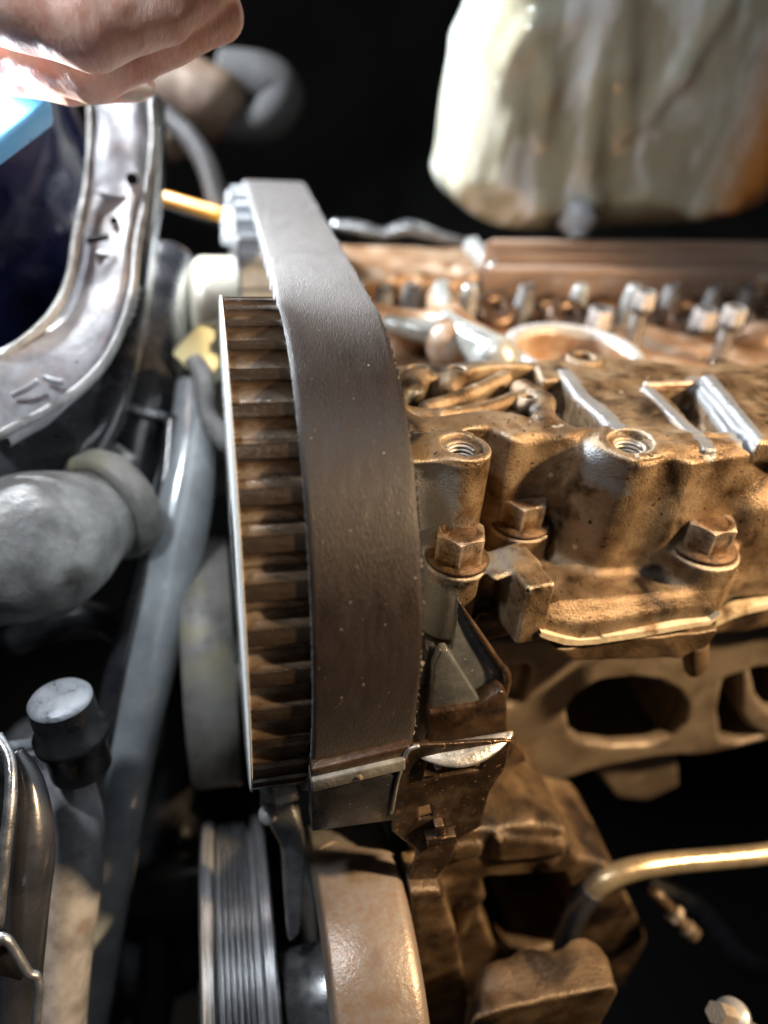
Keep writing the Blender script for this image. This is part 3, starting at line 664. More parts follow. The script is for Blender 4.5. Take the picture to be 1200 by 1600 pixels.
# plug-tube ring
A = PZ(893, 562, 3.2)
RC = np.array([A[0], A[1], 0])
v.add(cyl((RC[0], RC[1], 1.5), (RC[0], RC[1], 3.5), 2.35, .15), .2); v.sub(cyl((RC[0], RC[1], 2.2), (RC[0], RC[1], 5), 1.95, .15), .15)
for (x, y) in ((1190, 520), (620, 530)):
    A = PZ(x, y, 2.8); v.add(ell((A[0], A[1], 2.4), (1.1, .8, .8)), .4)
V, Fc = v.mesh(.12, .8); mesh('far_casting', V, Fc, 'cast_far', head)
# pale parts
v = Vol((2, 2, 2), (14, 12, 5), .1)
v.add(cap(PZ(700, 505, 3.9), PZ(775, 560, 3.7), .35, .75), .2); v.add(cap(PZ(688, 450, 4.1), PZ(700, 505, 3.9), .3, .35), .3); v.add(cap(PZ(610, 505, 3.6), PZ(690, 525, 3.6), .3, .5), .3)
V, Fc = v.mesh(.1, 1.); mesh('pale_web', V, Fc, 'white_cast', head)
mesh('tube_seat', *lathe([(3.3, 2.0), (3.62, 1.97), (3.66, 2.05), (3.66, 2.3), (3.6, 2.38), (3.3, 2.4)], (RC[0], RC[1], 0), (0, 0, 1), 80), 'bare', head)
for (x, y) in ((600, 445), (642, 440), (690, 438), (733, 442), (822, 440), (905, 442), (988, 442), (1048, 440), (1115, 443), (1165, 443)):
    A = PZ(x, y+22, 3.4); mesh('lit_tower', *lathe([(-1.5, .5), (-.4, .38), (.25, .33), (.40, .26), (.42, .14), (.1, .12), (.1, 0)], (A[0], A[1], 3.5), (0, -.12, 1), 32), 'white_cast' if x in (690, 733, 905, 988) else 'bare', head)  # bright spots of cool light on the faces, modelled as pale towers
# lash adjusters
for (x, y) in ((775, 481), (888, 492), (1072, 492), (1196, 492)):
    P = PZ(x, y, 3.0); d = np.array([0, -.62, .78])
    t = mesh('valve_lifter', *lathe([(-1.6, .8), (0, .84), (.1, .78), (.12, .3), (.0, .26), (-.35, .24), (-.36, 0)], P, d, 48), 'lifter', head)
def farbolt(x, y, z, s_, mt, label, stud=False):
    P = PZ(x, y, z); t = thing('cam_cap_stud' if stud else 'cam_cap_bolt', label, 'bolt', P, 'raised studs in the cam well' if stud else 'squat bolts in the cam well')
    V, Fc = hexbolt_mesh(.95*s_, .75*s_); o = mesh('hex_head', V+P, Fc, mt, t); autosmooth(o, 22)
    mesh('washer', *lathe([(-.14, .1), (-.14, .62*s_), (-.05, .66*s_), (.02, .56*s_), (.03, .3)], P, (0, 0, 1), 40), mt, t)
    if stud:
        pr = [(-2.2, 0)]
        for i in range(26): q = -2.2+i*.08; pr += [(q, .24), (q+.04, .30)]
        mesh('threaded_shank', *lathe(pr+[(-.12, .28)], P, (0, 0, 1), 28), 'steel', t)
        mesh('boss', *lathe([(-2.6, .9), (-1.95, .8), (-1.85, .7), (-1.85, .2)], P, (0, 0, 1), 40), 'white_cast', t)
    return t
farbolt(1003, 480, 4.0, .82, 'zinc', 'left one of two raised zinc studs standing on threads', True)
farbolt(1142, 505, 4.0, .82, 'zinc', 'right one of two raised zinc studs standing on threads', True)
farbolt(934, 510, 2.9, .95, 'zinc', 'squat grey hex bolt beside the left raised stud')
farbolt(1096, 510, 2.9, .95, 'zinc', 'squat grey hex bolt beside the right raised stud')
for (y0, y1, z) in ((372, 378, 4.9), (388, 397, 4.5), (407, 421, 4.15)):
    a_ = [PZ(770, y0, z), PZ(1330, y0+5, z), PZ(1330, y1+5, z), PZ(757, y1, z)]
    V, Fc = plate(a_, (0, 0, -1.2)); bevel(mesh('rail', V, Fc, 'rail', head), .12, 3)
# bright tab by the rail and crumpled foil edge
t = mesh('seal_tab', *plate([PD(728, 372, 33), PD(745, 368, 33), PD(778, 408, 31), PD(765, 416, 31)], (0, .4, -.6)), 'white_cast', smooth=False); tag(t, 'bright slanting metal tab at the left end of the far rails', 'tab'); bevel(t, .08)
pts = [PD(x, y, 36) for x, y in ((520, 352), (560, 358), (600, 366), (640, 358), (690, 372), (730, 380))]
t = mesh('sealant_bead', *tube(pts, [.25, .35, .3, .42, .3, .2], 10, 40), 'steel'); tag(t, 'lumpy grey sealant bead behind the top of the belt', 'sealant')

# ================================================================== plastic cover and clips below the belt
cov = thing('belt_cover', 'black plastic lower belt cover with a pointed fin beside the bolt boss', 'belt cover', PD(700, 1150, 17.5))
YC = -4.9
V, Fc = plate([PY(x, y, YC) for x, y in [(716, 938), (745, 985), (775, 1032), (791, 1052), (788, 1085), (752, 1098), (700, 1108), (672, 1112), (684, 1020), (706, 1015)]], (0, .22, 0))
bevel(mesh('fin_panel', V, Fc, 'fin', cov), .04)
V, Fc = plate([PY(x, y, YC-.35) for x, y in [(689, 1018), (700, 1016), (751, 1096), (740, 1100), (672, 1112), (678, 1040)]], (0, .3, 0))
bevel(mesh('fin_web', V, Fc, 'fin', cov), .05)
V, Fc = tube([PY(716, 940, YC-.03), PY(745, 984, YC-.05), PY(777, 1032, YC-.06), PY(792, 1056, YC-.1), PY(787, 1090, YC-.1)], [.03, .07, .09, .12, .1], 10, 30)
mesh('fin_rim', V, Fc, 'plastic_brown', cov)
V, Fc = plate([PY(x, y, YC-.5) for x, y in [(671, 1116), (700, 1110), (750, 1102), (784, 1080), (793, 1086), (794, 1150), (672, 1165)]], (0, .55, 0))
bevel(mesh('front_block', V, Fc, 'plastic_brown', cov), .08)
V, Fc = plate([PY(x, y, YC-.1) for x, y in [(652, 1100), (668, 1016), (684, 1016), (674, 1110), (660, 1175), (648, 1170)]], (0, .5, 0))
bevel(mesh('side_post', V, Fc, 'plastic', cov), .05)
V, Fc = plate([PY(x, y, YC) for x, y in [(790, 1150), (815, 1170), (823, 1190), (800, 1198), (765, 1205), (760, 1160)]], (0, .5, 0))
bevel(mesh('foot', V, Fc, 'plastic_brown', cov), .05)
# horizontal bar
YB = -7.0
A = [PY(x, y, YB) for x, y in [(486, 1203), (640, 1166), (640, 1192), (486, 1226)]]
V, Fc = plate(A, (0, .5, .0)); bevel(mesh('top_bar', V, Fc, 'plastic_brown', cov), .04)
A = [PY(x, y, YB-.12) for x, y in [(486, 1222), (634, 1188), (634, 1204), (487, 1240)]]
V, Fc = plate(A, (0, .5, .0)); bevel(mesh('grey_band', V, Fc, 'drum', cov), .05)
A = [PY(x, y, YB) for x, y in [(487, 1238), (634, 1206), (632, 1280), (487, 1300)]]
V, Fc = plate(A, (0, .6, .0)); bevel(mesh('lower_panel', V, Fc, 'plastic', cov), .05)
P = PY(560, 1211, YB-.05); V, Fc = ico(P, .13, 3); V = V+(vnoise(V*9, 2)[:, None]-.5)*.12
tag(mesh('dirt_crumb', V, Fc, 'brass'), 'tiny golden crumb of dirt on the cover bar', 'dirt')
# metal clip
clip = thing('spring_clip', 'oily sheet steel clip hooked over the black cover', 'clip', PD(700, 1240, 17))
YK = -7.0
def cp(pts, v=YK): return [PY(x, y, v) for x, y in pts]
def pl_part(name, pts, thick, mt, v=YK, bw=.03):
    V, Fc = plate(cp(pts, v), (0, thick, 0)); o = mesh(name, V, Fc, mt, clip); bevel(o, bw); return o
v = Vol(PY(600, 1400, YK)-[.6, .6, .6], PY(830, 1130, YK)+[.8, .9, .8], .035)
v.add(prism(yp([(646, 1166), (668, 1164), (800, 1158), (790, 1200), (766, 1238), (752, 1292), (716, 1312), (706, 1345), (680, 1376), (650, 1390), (640, 1372), (652, 1330), (612, 1300), (612, 1270), (622, 1215), (630, 1182)], YK), YK, YK+.13, 1, .05), 0)
v.sub(prism(yp([(668, 1190), (756, 1182), (750, 1203), (662, 1220)], YK), YK-.5, YK+.6, 1, .05), .03)
v.sub(prism(yp([(655, 1262), (672, 1258), (675, 1276), (656, 1282)], YK), YK-.5, YK+.6, 1, .05), .03)
V, Fc = v.mesh(.02, 2.); mesh('clip_plate', V, Fc, 'clip', clip)
# curled lip along the top
lip_t = [PY(x, y, YK) for x, y in [(650, 1163), (690, 1158), (730, 1152), (770, 1145), (802, 1137)]]
V = []; n = 9
for i, q in enumerate(np.linspace(0, 1, 24)):
    x = 650+152*q; yt = 1163-26*q
    a = PY(x, yt, YK+.25); dep = 1.0*sin(pi*min(1, .08+q*.9))**.8*.62+.04
    for k in range(n):
        t_ = k/(n-1)*1.15; V.append(a+np.array([0, -dep*sin(t_)*1.0, -.10-dep*(1-cos(t_))*.55]))
Fc = [(i*n+k, i*n+k+1, (i+1)*n+k+1, (i+1)*n+k) for i in range(23) for k in range(n-1)]
o = mesh('curled_lip', V, Fc, 'clip_lip', clip); mod = o.modifiers.new('s', 'SOLIDIFY'); mod.thickness = .0006
pl_part('lug', [(662, 1296), (708, 1290), (710, 1301), (664, 1308)], -.3, 'clip', YK, .03)
pl_part('lug', [(676, 1278), (690, 1276), (692, 1292), (678, 1294)], -.25, 'clip', YK, .03)
mesh('rivet', *ico(PY(684, 1196, YK+.05), .1, 2), 'steel', clip)
mesh('left_edge_bead', *tube([PY(655, 1165, YK), PY(638, 1172, YK), (PY(630, 1190, YK)), PY(620, 1225, YK), PY(612, 1270, YK)], .05, 8, 30), 'clip_lip', clip)

# ================================================================== pulleys at the bottom
def ring_thing(name, label, cat, prof, c, mt, n=160, part='rim'):
    t = thing(name, label, cat, c); mesh(part, *lathe(prof, c, (1, 0, 0), n), mt, t); return t
# smooth steel disc, near
PCY, PCZ, PR = -7.5, -11.2, 4.75
t = thing('steel_idler', 'wide smooth steel idler rim at the bottom centre', 'idler pulley', (1.2, PCY, PCZ))
X0, X1 = .18, 2.60
pr = [(X0+.35, 1), (X0+.3, PR-1.2), (X0+.02, PR-.55), (X0, PR-.25), (X0+.08, PR-.06), (X0+.22, PR), (X1-.36, PR), (X1-.18, PR-.05), (X1-.05, PR-.16), (X1, PR-.34), (X1, PR-1.4), (X1-.3, PR-1.6), (X1-.3, 1)]
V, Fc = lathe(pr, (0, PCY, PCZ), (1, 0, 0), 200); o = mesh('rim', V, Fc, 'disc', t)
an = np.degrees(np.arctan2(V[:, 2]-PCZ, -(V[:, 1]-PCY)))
put_attr(o, 'warm_lit', np.clip(.35+(122-an)/60, 0, .62)*(np.abs(an) < 170))  # brown fade on the rim front paints in the warm lamp's light
mesh('hub', *lathe([(X0-.9, 0), (X0-.9, 1.3), (X0+.4, 1.5)], (0, PCY, PCZ), (1, 0, 0), 60), 'steel', t)
pts = [(x, PCY-(PR+.005)*cos(radians(116-(1.6*sin(x*5)))), PCZ+(PR+.005)*sin(radians(116-(1.6*sin(x*5))))) for x in np.linspace(X0+.3, X1-.05, 20)]
mesh('seam', *tube(pts, .02, 6, 40), 'bolt', t)
# ribbed pulley
PCY, PCZ, PR = -6, -15, 6.0
t = thing('ribbed_pulley', 'grey grooved belt pulley left of the steel idler', 'pulley', (-1.8, PCY, PCZ))
X0, X1 = -2.95, -.85
pr = [(X0, 1), (X0, PR-.12), (X0+.08, PR), (X0+.36, PR), (X0+.42, PR-.1), (X0+.45, PR-.35)]
ng = 6; g0 = X0+.52; gw = (X1-.62-g0)/ng
for i in range(ng): pr += [(g0+i*gw+.02, PR-.38), (g0+i*gw+gw*.35, PR-.14), (g0+i*gw+gw*.65, PR-.14), (g0+(i+1)*gw-.02, PR-.38)]
pr += [(X1-.45, PR-.35), (X1-.4, PR-.1), (X1-.34, PR), (X1-.08, PR), (X1, PR-.1), (X1, 1)]
o = mesh('grooved_rim', *lathe(pr, (0, PCY, PCZ), (1, 0, 0), 200), 'pulley', t); autosmooth(o, 40)
mesh('hub', *lathe([(X0-.3, 0), (X0-.3, 1.3), (X0, 1.6)], (0, PCY, PCZ), (1, 0, 0), 60), 'steel', t)
# bits between pulleys
t = thing('tensioner_arm', 'grey tensioner bracket squeezed between the two pulleys', 'bracket', PD(450, 1300, 21))
V, Fc = plate([PD(x, y, 20.5) for x, y in [(405, 1265), (450, 1235), (470, 1290), (478, 1330), (470, 1460), (450, 1480), (440, 1330)]], (0, .8, 0)); bevel(mesh('arm', V, Fc, 'steel', t), .12)
mesh('pivot', *ico(PD(420, 1272, 19.7), .28, 3), 'zinc', t)
mesh('pivot_bolt', *tube([PD(428, 1235, 20.5), PD(462, 1225, 20.6)], .42, 12, 4), 'zinc', t)
# pale drum behind the sprocket
t = thing('idler_drum', 'wide dirty grey drum behind the lower sprocket edge', 'pulley', (-2.6, 3.0, -7.6))
mesh('rim', *lathe([(-3.15, 1), (-3.15, 4.3), (-3.0, 4.5), (-1.5, 4.5), (-1.45, 1)], (0, 3.0, -7.6), (1, 0, 0), 120), 'drum', t)

# ================================================================== coolant reservoir
DJ = 36.
res = thing('coolant_reservoir', 'yellowed translucent plastic coolant tank hanging above the engine', 'tank', PD(930, 250, DJ))
YJ = PD(930, 370, DJ)[1]
v = Vol((6, YJ-5, 1.), (34, YJ+12, 24), .2)
out = [(790, -80), (782, 0), (756, 60), (752, 100), (738, 170), (722, 250), (712, 292), (738, 332), (800, 362), (900, 370), (1040, 362), (1140, 348), (1205, 322), (1236, 250), (1260, 120), (1285, -80)]
out = [tuple(q) for q in spline([(x, y, 0) for x, y in out], 64)[:, :2]]
v.add(prism(yp(out, YJ-1), YJ-1.5, YJ+5, 1, 1.9), 0)
for pts, r in (([(800, 90), (830, 50), (900, 20)], .25), ([(950, -20), (932, 120), (915, 250)], .4), ([(975, 0), (968, 110), (975, 200)], .3), ([(850, 90), (853, 140), (842, 210)], .22), ([(1130, 0), (1060, 110), (1005, 180)], .25), ([(800, 190), (790, 280), (840, 322), (930, 318)], .35), ([(915, 240), (925, 325)], .45), ([(1010, 305), (1090, 330), (1150, 325)], .25)):
    for a, b in zip(pts[:-1], pts[1:]): v.add(cap(PY(*a, YJ-1.38), PY(*b, YJ-1.38), r*.42), .9)
A = PY(905, 352, YJ-1.5); v.sub(cyl(A-[0, .6, .2], A+[0, 1, .4], .95, .2), .4)
V, Fc = v.mesh(.35, .18)
o = mesh('tank_shell', V, Fc, 'jug', res)
lim = PY(1155, 150, YJ)[0]
put_attr(o, 'amber', np.clip(.5+(V[:, 0]-lim-(V[:, 2]-8)*.12)/3.4, 0, 1))
t = thing('drain_valve', 'grey plastic drain nipple under the coolant tank', 'valve', PD(903, 350, DJ-2))
mesh('nipple', *tube([PD(903, 322, DJ-2.5), PD(903, 362, DJ-2.5)], [.72, .66], 20, 6), 'connector', t)
mesh('collar', *tube([PD(903, 345, DJ-2.5), PD(903, 352, DJ-2.5)], .86, 20, 4), 'connector', t)
mesh('tip', *tube([PD(903, 362, DJ-2.5), PD(903, 372, DJ-2.5)], .45, 20, 4), 'connector', t)

# ================================================================== behind left: hose end, conduit, wire, connector
t = thing('hose_end', 'brown and grey intake duct end blurred behind the hand', 'duct', PD(330, 160, 40))
v = Vol(PD(330, 160, 40)-[9, 7, 8], PD(330, 160, 40)+[10, 9, 8], .25)
v.add(cap(PD(250, 140, 40), PD(330, 165, 40), 2.4, 2.0), 0); v.add(cap(PD(250, 140, 40), PD(265, 215, 40), 2.2, 1.2), .8)
V, Fc = v.mesh(.4, .4); mesh('duct_body', V, Fc, 'browndark', t)
mesh('duct_cuff', *tube([PD(345, 110, 40), PD(410, 125, 40), PD(440, 150, 40), PD(415, 190, 40), PD(350, 200, 40)], [1.1, 1.3, 1.2, 1.1, .8], 18, 40), 'cuff', t)
pts = spline([PD(255, 180, 37), PD(295, 215, 36), PD(325, 265, 35), PD(342, 330, 34)], 180)
rr = [.42+.07*(i % 4 > 1) for i in range(180)]
t = tag(mesh('corrugated_conduit', *tube(pts, rr, 16, 360), 'conduit'), 'grey corrugated conduit running down to the connector behind the belt', 'conduit')
t = tag(mesh('orange_wire', *tube([PD(225, 306, 34), PD(250, 308, 34), PD(300, 322, 33.5), PD(348, 336, 33)], .26, 14, 30), 'orange'), 'orange wire leading into the connector behind the belt', 'wire')
t = tag(mesh('dark_wire', *tube([PD(225, 316, 34.5), PD(280, 332, 34.5), PD(345, 350, 34)], .2, 10, 30), 'dark'), 'thin dark wire just under the orange wire', 'wire')
t = thing('wire_connector', 'blocky pale grey electrical connector left of the belt top', 'connector', PD(365, 350, 32))
for i, (x0, y0, x1, y1, d) in enumerate([(348, 325, 384, 345, 32), (345, 342, 384, 362, 31.6), (346, 360, 386, 384, 31.2)]):
    bevel(mesh('housing', *plate([PD(x0, y0, d), PD(x1, y0+2, d), PD(x1, y1, d), PD(x0, y1, d)], (.2, 1.2, 0)), 'connector', t), .12)
bevel(mesh('latch', *plate([PD(352, 300, 32), PD(378, 304, 32), PD(378, 326, 32), PD(352, 326, 32)], (.2, .8, 0)), 'connector', t), .12)
t = tag(mesh('grey_bracket', *box(PD(245, 470, 36)-[0, .6, 1.2], PD(245, 470, 36)+[4.2, .6, 1.2]), 'drum'), 'blurred grey box behind the cream drum', 'bracket'); bevel(t, .5, 3)
V, Fc = plate([PD(x, y, 26) for x, y in [(305, 505), (322, 520), (328, 610), (300, 590), (262, 550)]], (.8, .8, 0))
t = tag(mesh('filler_cap', V, Fc, 'greenwhite'), 'pale yellow green cap edge left of the cream drum', 'cap'); bevel(t, .2, 3)

# ================================================================== left side: pipes
DL = 24.
t = thing('silver_pipe', 'long glossy grey pipe slanting down the left side', 'pipe', PD(250, 900, DL))
mesh('pipe_body', *tube([PD(302, 600, 26), PD(300, 680, 25.5), PD(282, 790, 25), PD(258, 900, 24.5), PD(228, 1030, 24), PD(200, 1160, 24), PD(174, 1300, 24), PD(148, 1450, 24), PD(112, 1660, 24)], [.6, .8, 1.05, 1.08, 1.0, .95, .95, .95, .95], 40, 120), 'hose', t)
mesh('pipe_seam', *tube([PD(268, 650, 25), PD(258, 760, 24.5), PD(225, 900, 23.8), PD(190, 1030, 23.3), PD(160, 1160, 23.2), PD(134, 1300, 23.2), PD(108, 1450, 23.2), PD(80, 1640, 23)], [.2, .3, .42, .42, .40, .38, .36, .36], 20, 80), 'hose_dark', t)
t = thing('radiator_hose', 'dark glossy rubber hose curving down behind the grey moulding', 'hose', PD(220, 600, 27))
mesh('hose_body', *tube([PD(262, 420, 31), PD(245, 500, 29), PD(228, 600, 27.5), PD(205, 700, 27), PD(185, 800, 27)], [1.3, 1.45, 1.6, 1.7, 1.7], 36, 80), 'hose_dark', t)
mesh('hose_clamp', *tube([PD(225, 640, 26.9), PD(222, 652, 26.9)], 1.75, 40, 4), 'steel', t)
t = thing('elbow_pipe', 'bulky dusty grey elbow at the left edge', 'pipe', PD(90, 860, 21))
v = Vol(PD(90, 860, 21)-[5, 4.5, 4], PD(90, 860, 21)+[5, 4.5, 4], .1)
v.add(cap(PD(-60, 885, 21.5), PD(60, 850, 21.5), 1.95, 2.05), 0); v.add(cap(PD(60, 850, 21.5), PD(150, 805, 23), 2.05, 1.5), .5)
V, Fc = v.mesh(.16, .8); mesh('elbow_body', V, Fc, 'elbow', t)
d = PD(175, 790, 23.6)-PD(60, 862, 21.5); d /= np.linalg.norm(d); c0 = PD(165, 795, 23.2)
mesh('cuff', *lathe([(-.2, 1.5), (-.2, 1.72), (0, 1.85), (.5, 1.85), (.7, 1.7), (.8, 1.4)], c0, d, 60), 'drum', t)
mesh('clamp_band', *tube([PD(120, 690, 25), PD(170, 698, 24.6), (PD(205, 725, 24.4))], [.18, .22, .3], 14, 30), 'elbow', t)
t = thing('bracket_loop', 'curved pale clip behind the sprocket flange', 'clip', PD(340, 640, 24))
mesh('loop', *tube([PD(300, 560, 25), PD(318, 590, 25), PD(322, 640, 25), PD(345, 680, 25), PD(375, 705, 25)], [.3, .35, .3, .4, .35], 14, 40), 'elbow', t)

# dark mass of the engine bay behind these
v = Vol((-22, -8, -26), (4, 12, -9), .35)
for i in range(46):
    c_ = np.array([-18+19*RNG.rand(), -2+12*RNG.rand(), -25+10*RNG.rand()]); v.add(ell(c_, .8+2.4*RNG.rand(3)), .8)
V, Fc = v.mesh(.3, .5); tag(mesh('greasy_undertray', V, Fc, 'plastic'), 'dark greasy lumps deep between pipe and pulley', 'undertray')
for k, (pts, r, lab) in enumerate((
    ([PD(262, 1010, 30), PD(285, 1120, 30), PD(270, 1240, 30), PD(240, 1340, 30), PD(250, 1480, 30), PD(230, 1640, 30)], .8, 'dim black hose deep in the gap left of the ribbed pulley'),
    ([PD(20, 1000, 30), PD(120, 960, 30), PD(190, 985, 31), PD(230, 1040, 32)], .6, 'dim dark hose behind the pale topped bolt'),
    ([PD(1010, 1380, 34), PD(1090, 1420, 34), PD(1160, 1500, 34), PD(1230, 1520, 34)], .5, 'dim black hose in the lower right gap'))):
    tag(mesh('coolant_hose', *tube(pts, r, 18, 50), 'plastic'), lab, 'hose')
# moulding frame
fr = thing('grille_moulding', 'curved grey plastic moulding around the blue panel', 'moulding', PD(150, 450, 24))
def ribbon(cl, wd, dp, m=90):
    """band with a flat face toward +x/-y side: ellipse-ish swept section"""
    P = spline(cl, m); W = np.interp(np.linspace(0, 1, m), np.linspace(0, 1, len(wd)), wd)
    T = np.gradient(P, axis=0); T /= np.linalg.norm(T, axis=1)[:, None]; V = []; n = 14
    for i in range(m):
        view = P[i]-CAM; view /= np.linalg.norm(view); a = np.cross(T[i], np.array([.45, .8, -.35])); a /= np.linalg.norm(a); b = np.cross(a, T[i])
        for k in range(n):
            t_ = 2*pi*k/n; ca, sa = cos(t_), sin(t_); V.append(P[i]+a*W[i]*np.sign(ca)*abs(ca)**.45+b*dp*np.sign(sa)*abs(sa)**.45)
    Fc = [(i*n+k, i*n+(k+1) % n, (i+1)*n+(k+1) % n, (i+1)*n+k) for i in range(m-1) for k in range(n)]
    return np.array(V), Fc
cl = [PD(190, 120, 27), PD(194, 200, 26.5), PD(190, 290, 26), PD(172, 380, 25), PD(160, 460, 24), PD(125, 530, 23), PD(55, 590, 22), PD(-40, 645, 21)]
V, Fc = ribbon(cl, [.95, .95, 1.0, 1.0, 1.1, 1.25, 1.35, 1.4], .35); V = V+(vnoise(V*1.2, 6)[:, None]-.5)*.25
mesh('face_band', V, Fc, 'frame', fr)
cl = [PD(236, 160, 28), PD(232, 290, 27.5), PD(216, 400, 26.5), PD(200, 500, 25.5), PD(165, 600, 24.5), PD(95, 680, 23.5), PD(-20, 735, 22.5)]
V, Fc = ribbon(cl, [.5, .5, .55, .6, 1.0, 1.6, 1.8], .4); mesh('lower_band', V, Fc, 'hose_dark', fr)
for (x, y, dx, dy, d) in ((152, 372, 18, 6, 24.1),):
    bevel(mesh('slot', *plate([PD(x-dx, y, d), PD(x+dx, y-dy, d), PD(x+dx, y+dy*.6, d), PD(x-dx, y+dy*1.6, d)], (0, .1, 0)), 'dark', fr), .03)
for (x, y, d, r) in ((155, 440, 24.0, .3), (150, 480, 23.6, .35), (182, 320, 25.5, .3), (85, 552, 22.4, .25)):
    bevel(mesh('catch', *plate([PD(x-16*r/.35, y-12, d), PD(x+14*r/.35, y-18, d), PD(x+16*r/.35, y+14, d), PD(x-14*r/.35, y+18, d)], (0, .4, 0)), 'frame', fr), .16, 3)
mesh('inner_rim', *tube([PD(140, 130, 26.4), PD(143, 210, 25.9), PD(137, 290, 25.4), PD(120, 370, 24.4), PD(108, 440, 23.5), PD(75, 500, 22.6), PD(10, 555, 21.8), PD(-60, 600, 21)], [.16]*8, 12, 70), 'elbow', fr)
mesh('outer_rim', *tube([PD(236, 150, 26.3), PD(240, 220, 25.8), PD(230, 300, 25.3), PD(214, 385, 24.4), PD(205, 465, 23.4), PD(170, 555, 22.4), PD(100, 625, 21.4), PD(-20, 690, 20.4)], [.14]*8, 12, 70), 'elbow', fr)
for (x0, y0, x1, y1, d) in ((150, 395, 205, 402, 24.3), (148, 300, 228, 312, 25.3), (20, 618, 60, 595, 21.0), (70, 590, 100, 598, 21.4)):
    mesh('moulded_ridge', *tube([PD(x0, y0, d), PD((x0+x1)/2, (y0+y1)/2+2, d-.05), PD(x1, y1, d)], .09, 8, 12), 'frame', fr)
for (x, y, d, r) in ((206, 280, 25.3, .22), (166, 512, 23.0, .2), (178, 345, 24.7, .14), (120, 572, 22.2, .16)):
    mesh('hole', *ico(PD(x, y, d), r, 2, (1, .5, 1)), 'dark', fr)
v = Vol(PD(20, 360, 28)-[9, 6, 9], PD(20, 360, 28)+[6, 8, 9], .2)
v.add(ell(PD(10, 340, 30.5), (3.9, 3.4, 7.4)), 0)
V, Fc = v.mesh(.25, .5); tag(mesh('blue_panel', V, Fc, 'blue'), 'dark glossy blue curved body inside the grey moulding', 'panel')
bl = spline([PD(212, 452, 25), PD(203, 490, 25), PD(193, 540, 25), PD(184, 590, 25)], 10)
t = thing('ball_chain', 'short chain of shiny metal beads beside the moulding', 'chain', bl[0])
b0 = None
for i, q in enumerate(bl):
    if b0 is None: b0 = mesh('bead', *ico(q, .17, 3), 'zinc', t, loc=q)
    else: c_ = b0.copy(); COL.objects.link(c_); c_.location = Vector(q-wloc(t))*S
# left bolt
P = PD(92, 1088, 19); ax = PD(92, 1088, 19)-PD(128, 1200, 20.2); ax /= np.linalg.norm(ax)
t = thing('cap_bolt', 'black bodied bolt with a bright pale round top at lower left', 'bolt', P)
V, Fc = lathe([(.02, 0), (.03, .5), (.0, .72), (-.1, .8), (-.16, .8)], P, ax, 60); mesh('top_face', V, Fc, 'cap', t)
V, Fc = lathe([(-.15, .78), (-.5, .82), (-1.1, .80), (-1.2, .95), (-1.4, .95), (-1.5, .8), (-2.5, .8)], P, ax, 60); mesh('body', V, Fc, 'plastic', t)
t = thing('side_bracket', 'grey bracket strut below the pale topped bolt', 'bracket', PD(110, 1400, 21))
V, Fc = tube([PD(102, 1190, 21), PD(108, 1270, 21), PD(100, 1370, 21), PD(90, 1480, 21), PD(80, 1640, 21)], [.5, .9, 1.05, .95, .9], 24, 50); mesh('strut', V, Fc, 'frame', t)
mesh('wing_tab', *tube([PD(12, 1166, 20.5), PD(45, 1164, 20.5), PD(66, 1155, 20.3)], [.14, .18, .16], 12, 20), 'cap', t)
mesh('inner_web', *tube([PD(60, 1175, 21.5), PD(58, 1230, 21.5), PD(62, 1290, 21.5)], [.35, .5, .3], 14, 20), 'cap', t)
t = thing('fan_shroud', 'dark curved shroud edge with a bright rim at the lower left corner', 'shroud', PD(30, 1400, 17))
V, Fc = tube([PD(-5, 1150, 17.5), PD(14, 1185, 17.3), PD(17, 1240, 17), PD(8, 1330, 16.7), PD(-4, 1450, 16.4)], .14, 14, 50); mesh('rim', V, Fc, 'steel', t)
V, Fc = tube([PD(20, 1175, 18), PD(42, 1230, 18), PD(48, 1320, 17.8), PD(38, 1430, 17.6), PD(20, 1640, 17.4)], [.25, .42, .55, .55, .5], 24, 50); mesh('shroud_edge', V, Fc, 'hose_dark', t)
V, Fc = tube([PD(-30, 1470, 15.4), PD(6, 1466, 15.5), PD(26, 1490, 15.6), PD(44, 1520, 15.7), PD(58, 1528, 15.8), PD(60, 1560, 15.8), PD(50, 1650, 15.8)], .10, 14, 70); mesh('wire_clip', V, Fc, 'steel', t)
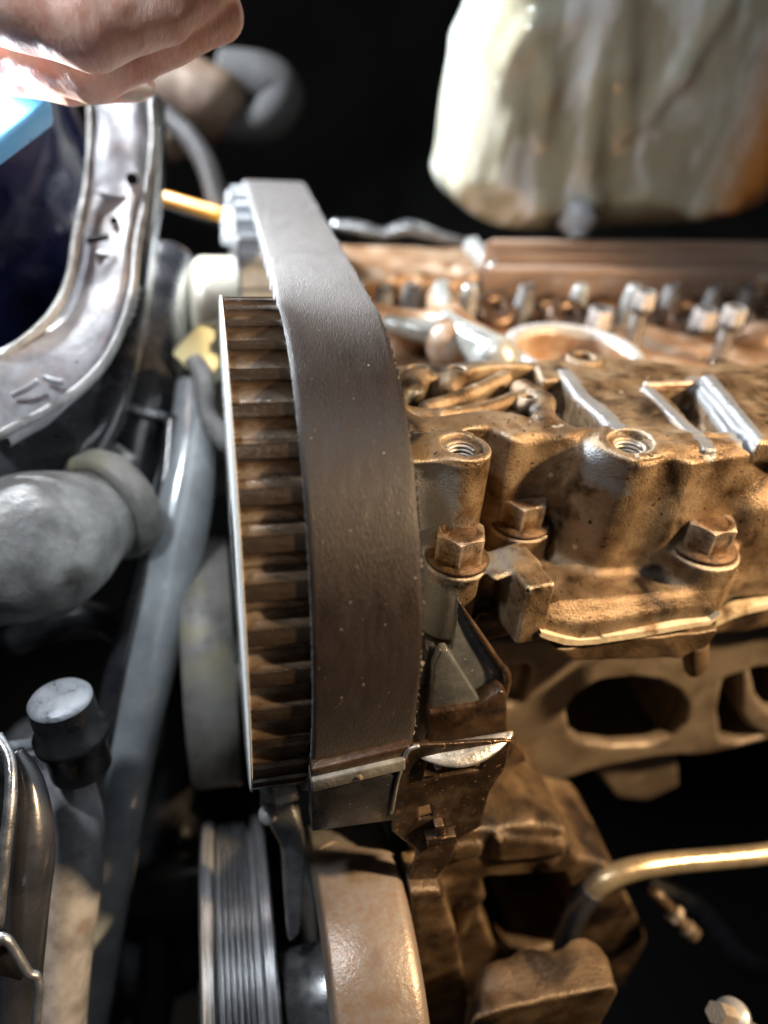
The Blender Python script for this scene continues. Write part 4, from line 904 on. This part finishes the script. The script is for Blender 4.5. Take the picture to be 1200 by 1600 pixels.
bevel(mesh('clip_leaf', *plate([PD(-20, 1478, 15.7), PD(18, 1478, 15.7), PD(38, 1515, 15.8), PD(34, 1535, 15.8), PD(-20, 1520, 15.7)], (0, .2, 0)), 'clip', t), .04)

# ================================================================== hand holding the phone
def hp(x, y, d): return PD(x, y, d)
hand = thing('person', 'hand with curled fingers gripping a blue phone at the top left', 'person', hp(0, -150, 19))
v = Vol(hp(60, -80, 18.5)-[8.8, 5.5, 5.2], hp(60, -80, 18.5)+[7.0, 6.2, 6.4], .085)
def finger(pts, rad, k=.18):
    for (a, b, r1, r2) in zip(pts[:-1], pts[1:], rad[:-1], rad[1:]): v.add(cap(hp(*a), hp(*b), r1, r2), k)
finger([(-160, -150, 18), (-40, -30, 16.8), (140, 35, 16.6), (250, 5, 17.2), (345, -50, 18)], [1.1, 1.12, .98, .82, .70], .12)   # index
finger([(-110, -60, 19), (20, 70, 18.6), (140, 105, 18.3), (255, 55, 18.4), (340, 22, 18.6)], [1.0, .85, .80, .72, .64], .08)    # middle
finger([(-140, -20, 20), (-10, 90, 19.4), (110, 135, 19.6), (210, 128, 20.6)], [.9, .8, .45, .52], .08)                            # ring
finger([(-200, 20, 20.5), (-120, 110, 20.4), (-60, 150, 21)], [.8, .7, .55], .1)                                                   # little
finger([(-180, -190, 19.5), (-80, -170, 21), (60, -150, 22), (150, -120, 22.2)], [1.3, 1.15, .95, .7], .3)                         # thumb
v.add(cap(hp(-260, -160, 19.5), hp(-160, -80, 19.3), 2.0, 1.7), .8)
V, Fc = v.mesh(.07, 1.6)
hb = mesh('hand_body', V, Fc, 'skin', hand)
# nail on the ring fingertip
c_ = hp(205, 140, 20.15)
V, Fc = ico(c_, 1, 3, (.62, .30, .26)); mesh('fingernail', V, Fc, 'nail', hand)
ph = thing('smartphone', 'bright blue phone corner lit white beside the fingers', 'phone', hp(-80, 120, 20))
A = [hp(84, 158, 20.5), hp(-60, 262, 18.5), hp(-330, 120, 18.5), hp(-120, -10, 21)]
n_ = np.cross(A[1]-A[0], A[3]-A[0]); n_ /= np.linalg.norm(n_)
if n_@_F < 0: n_ = -n_
bevel(mesh('phone_case', *plate(A, n_*.8), 'phone', ph), .2, 4)
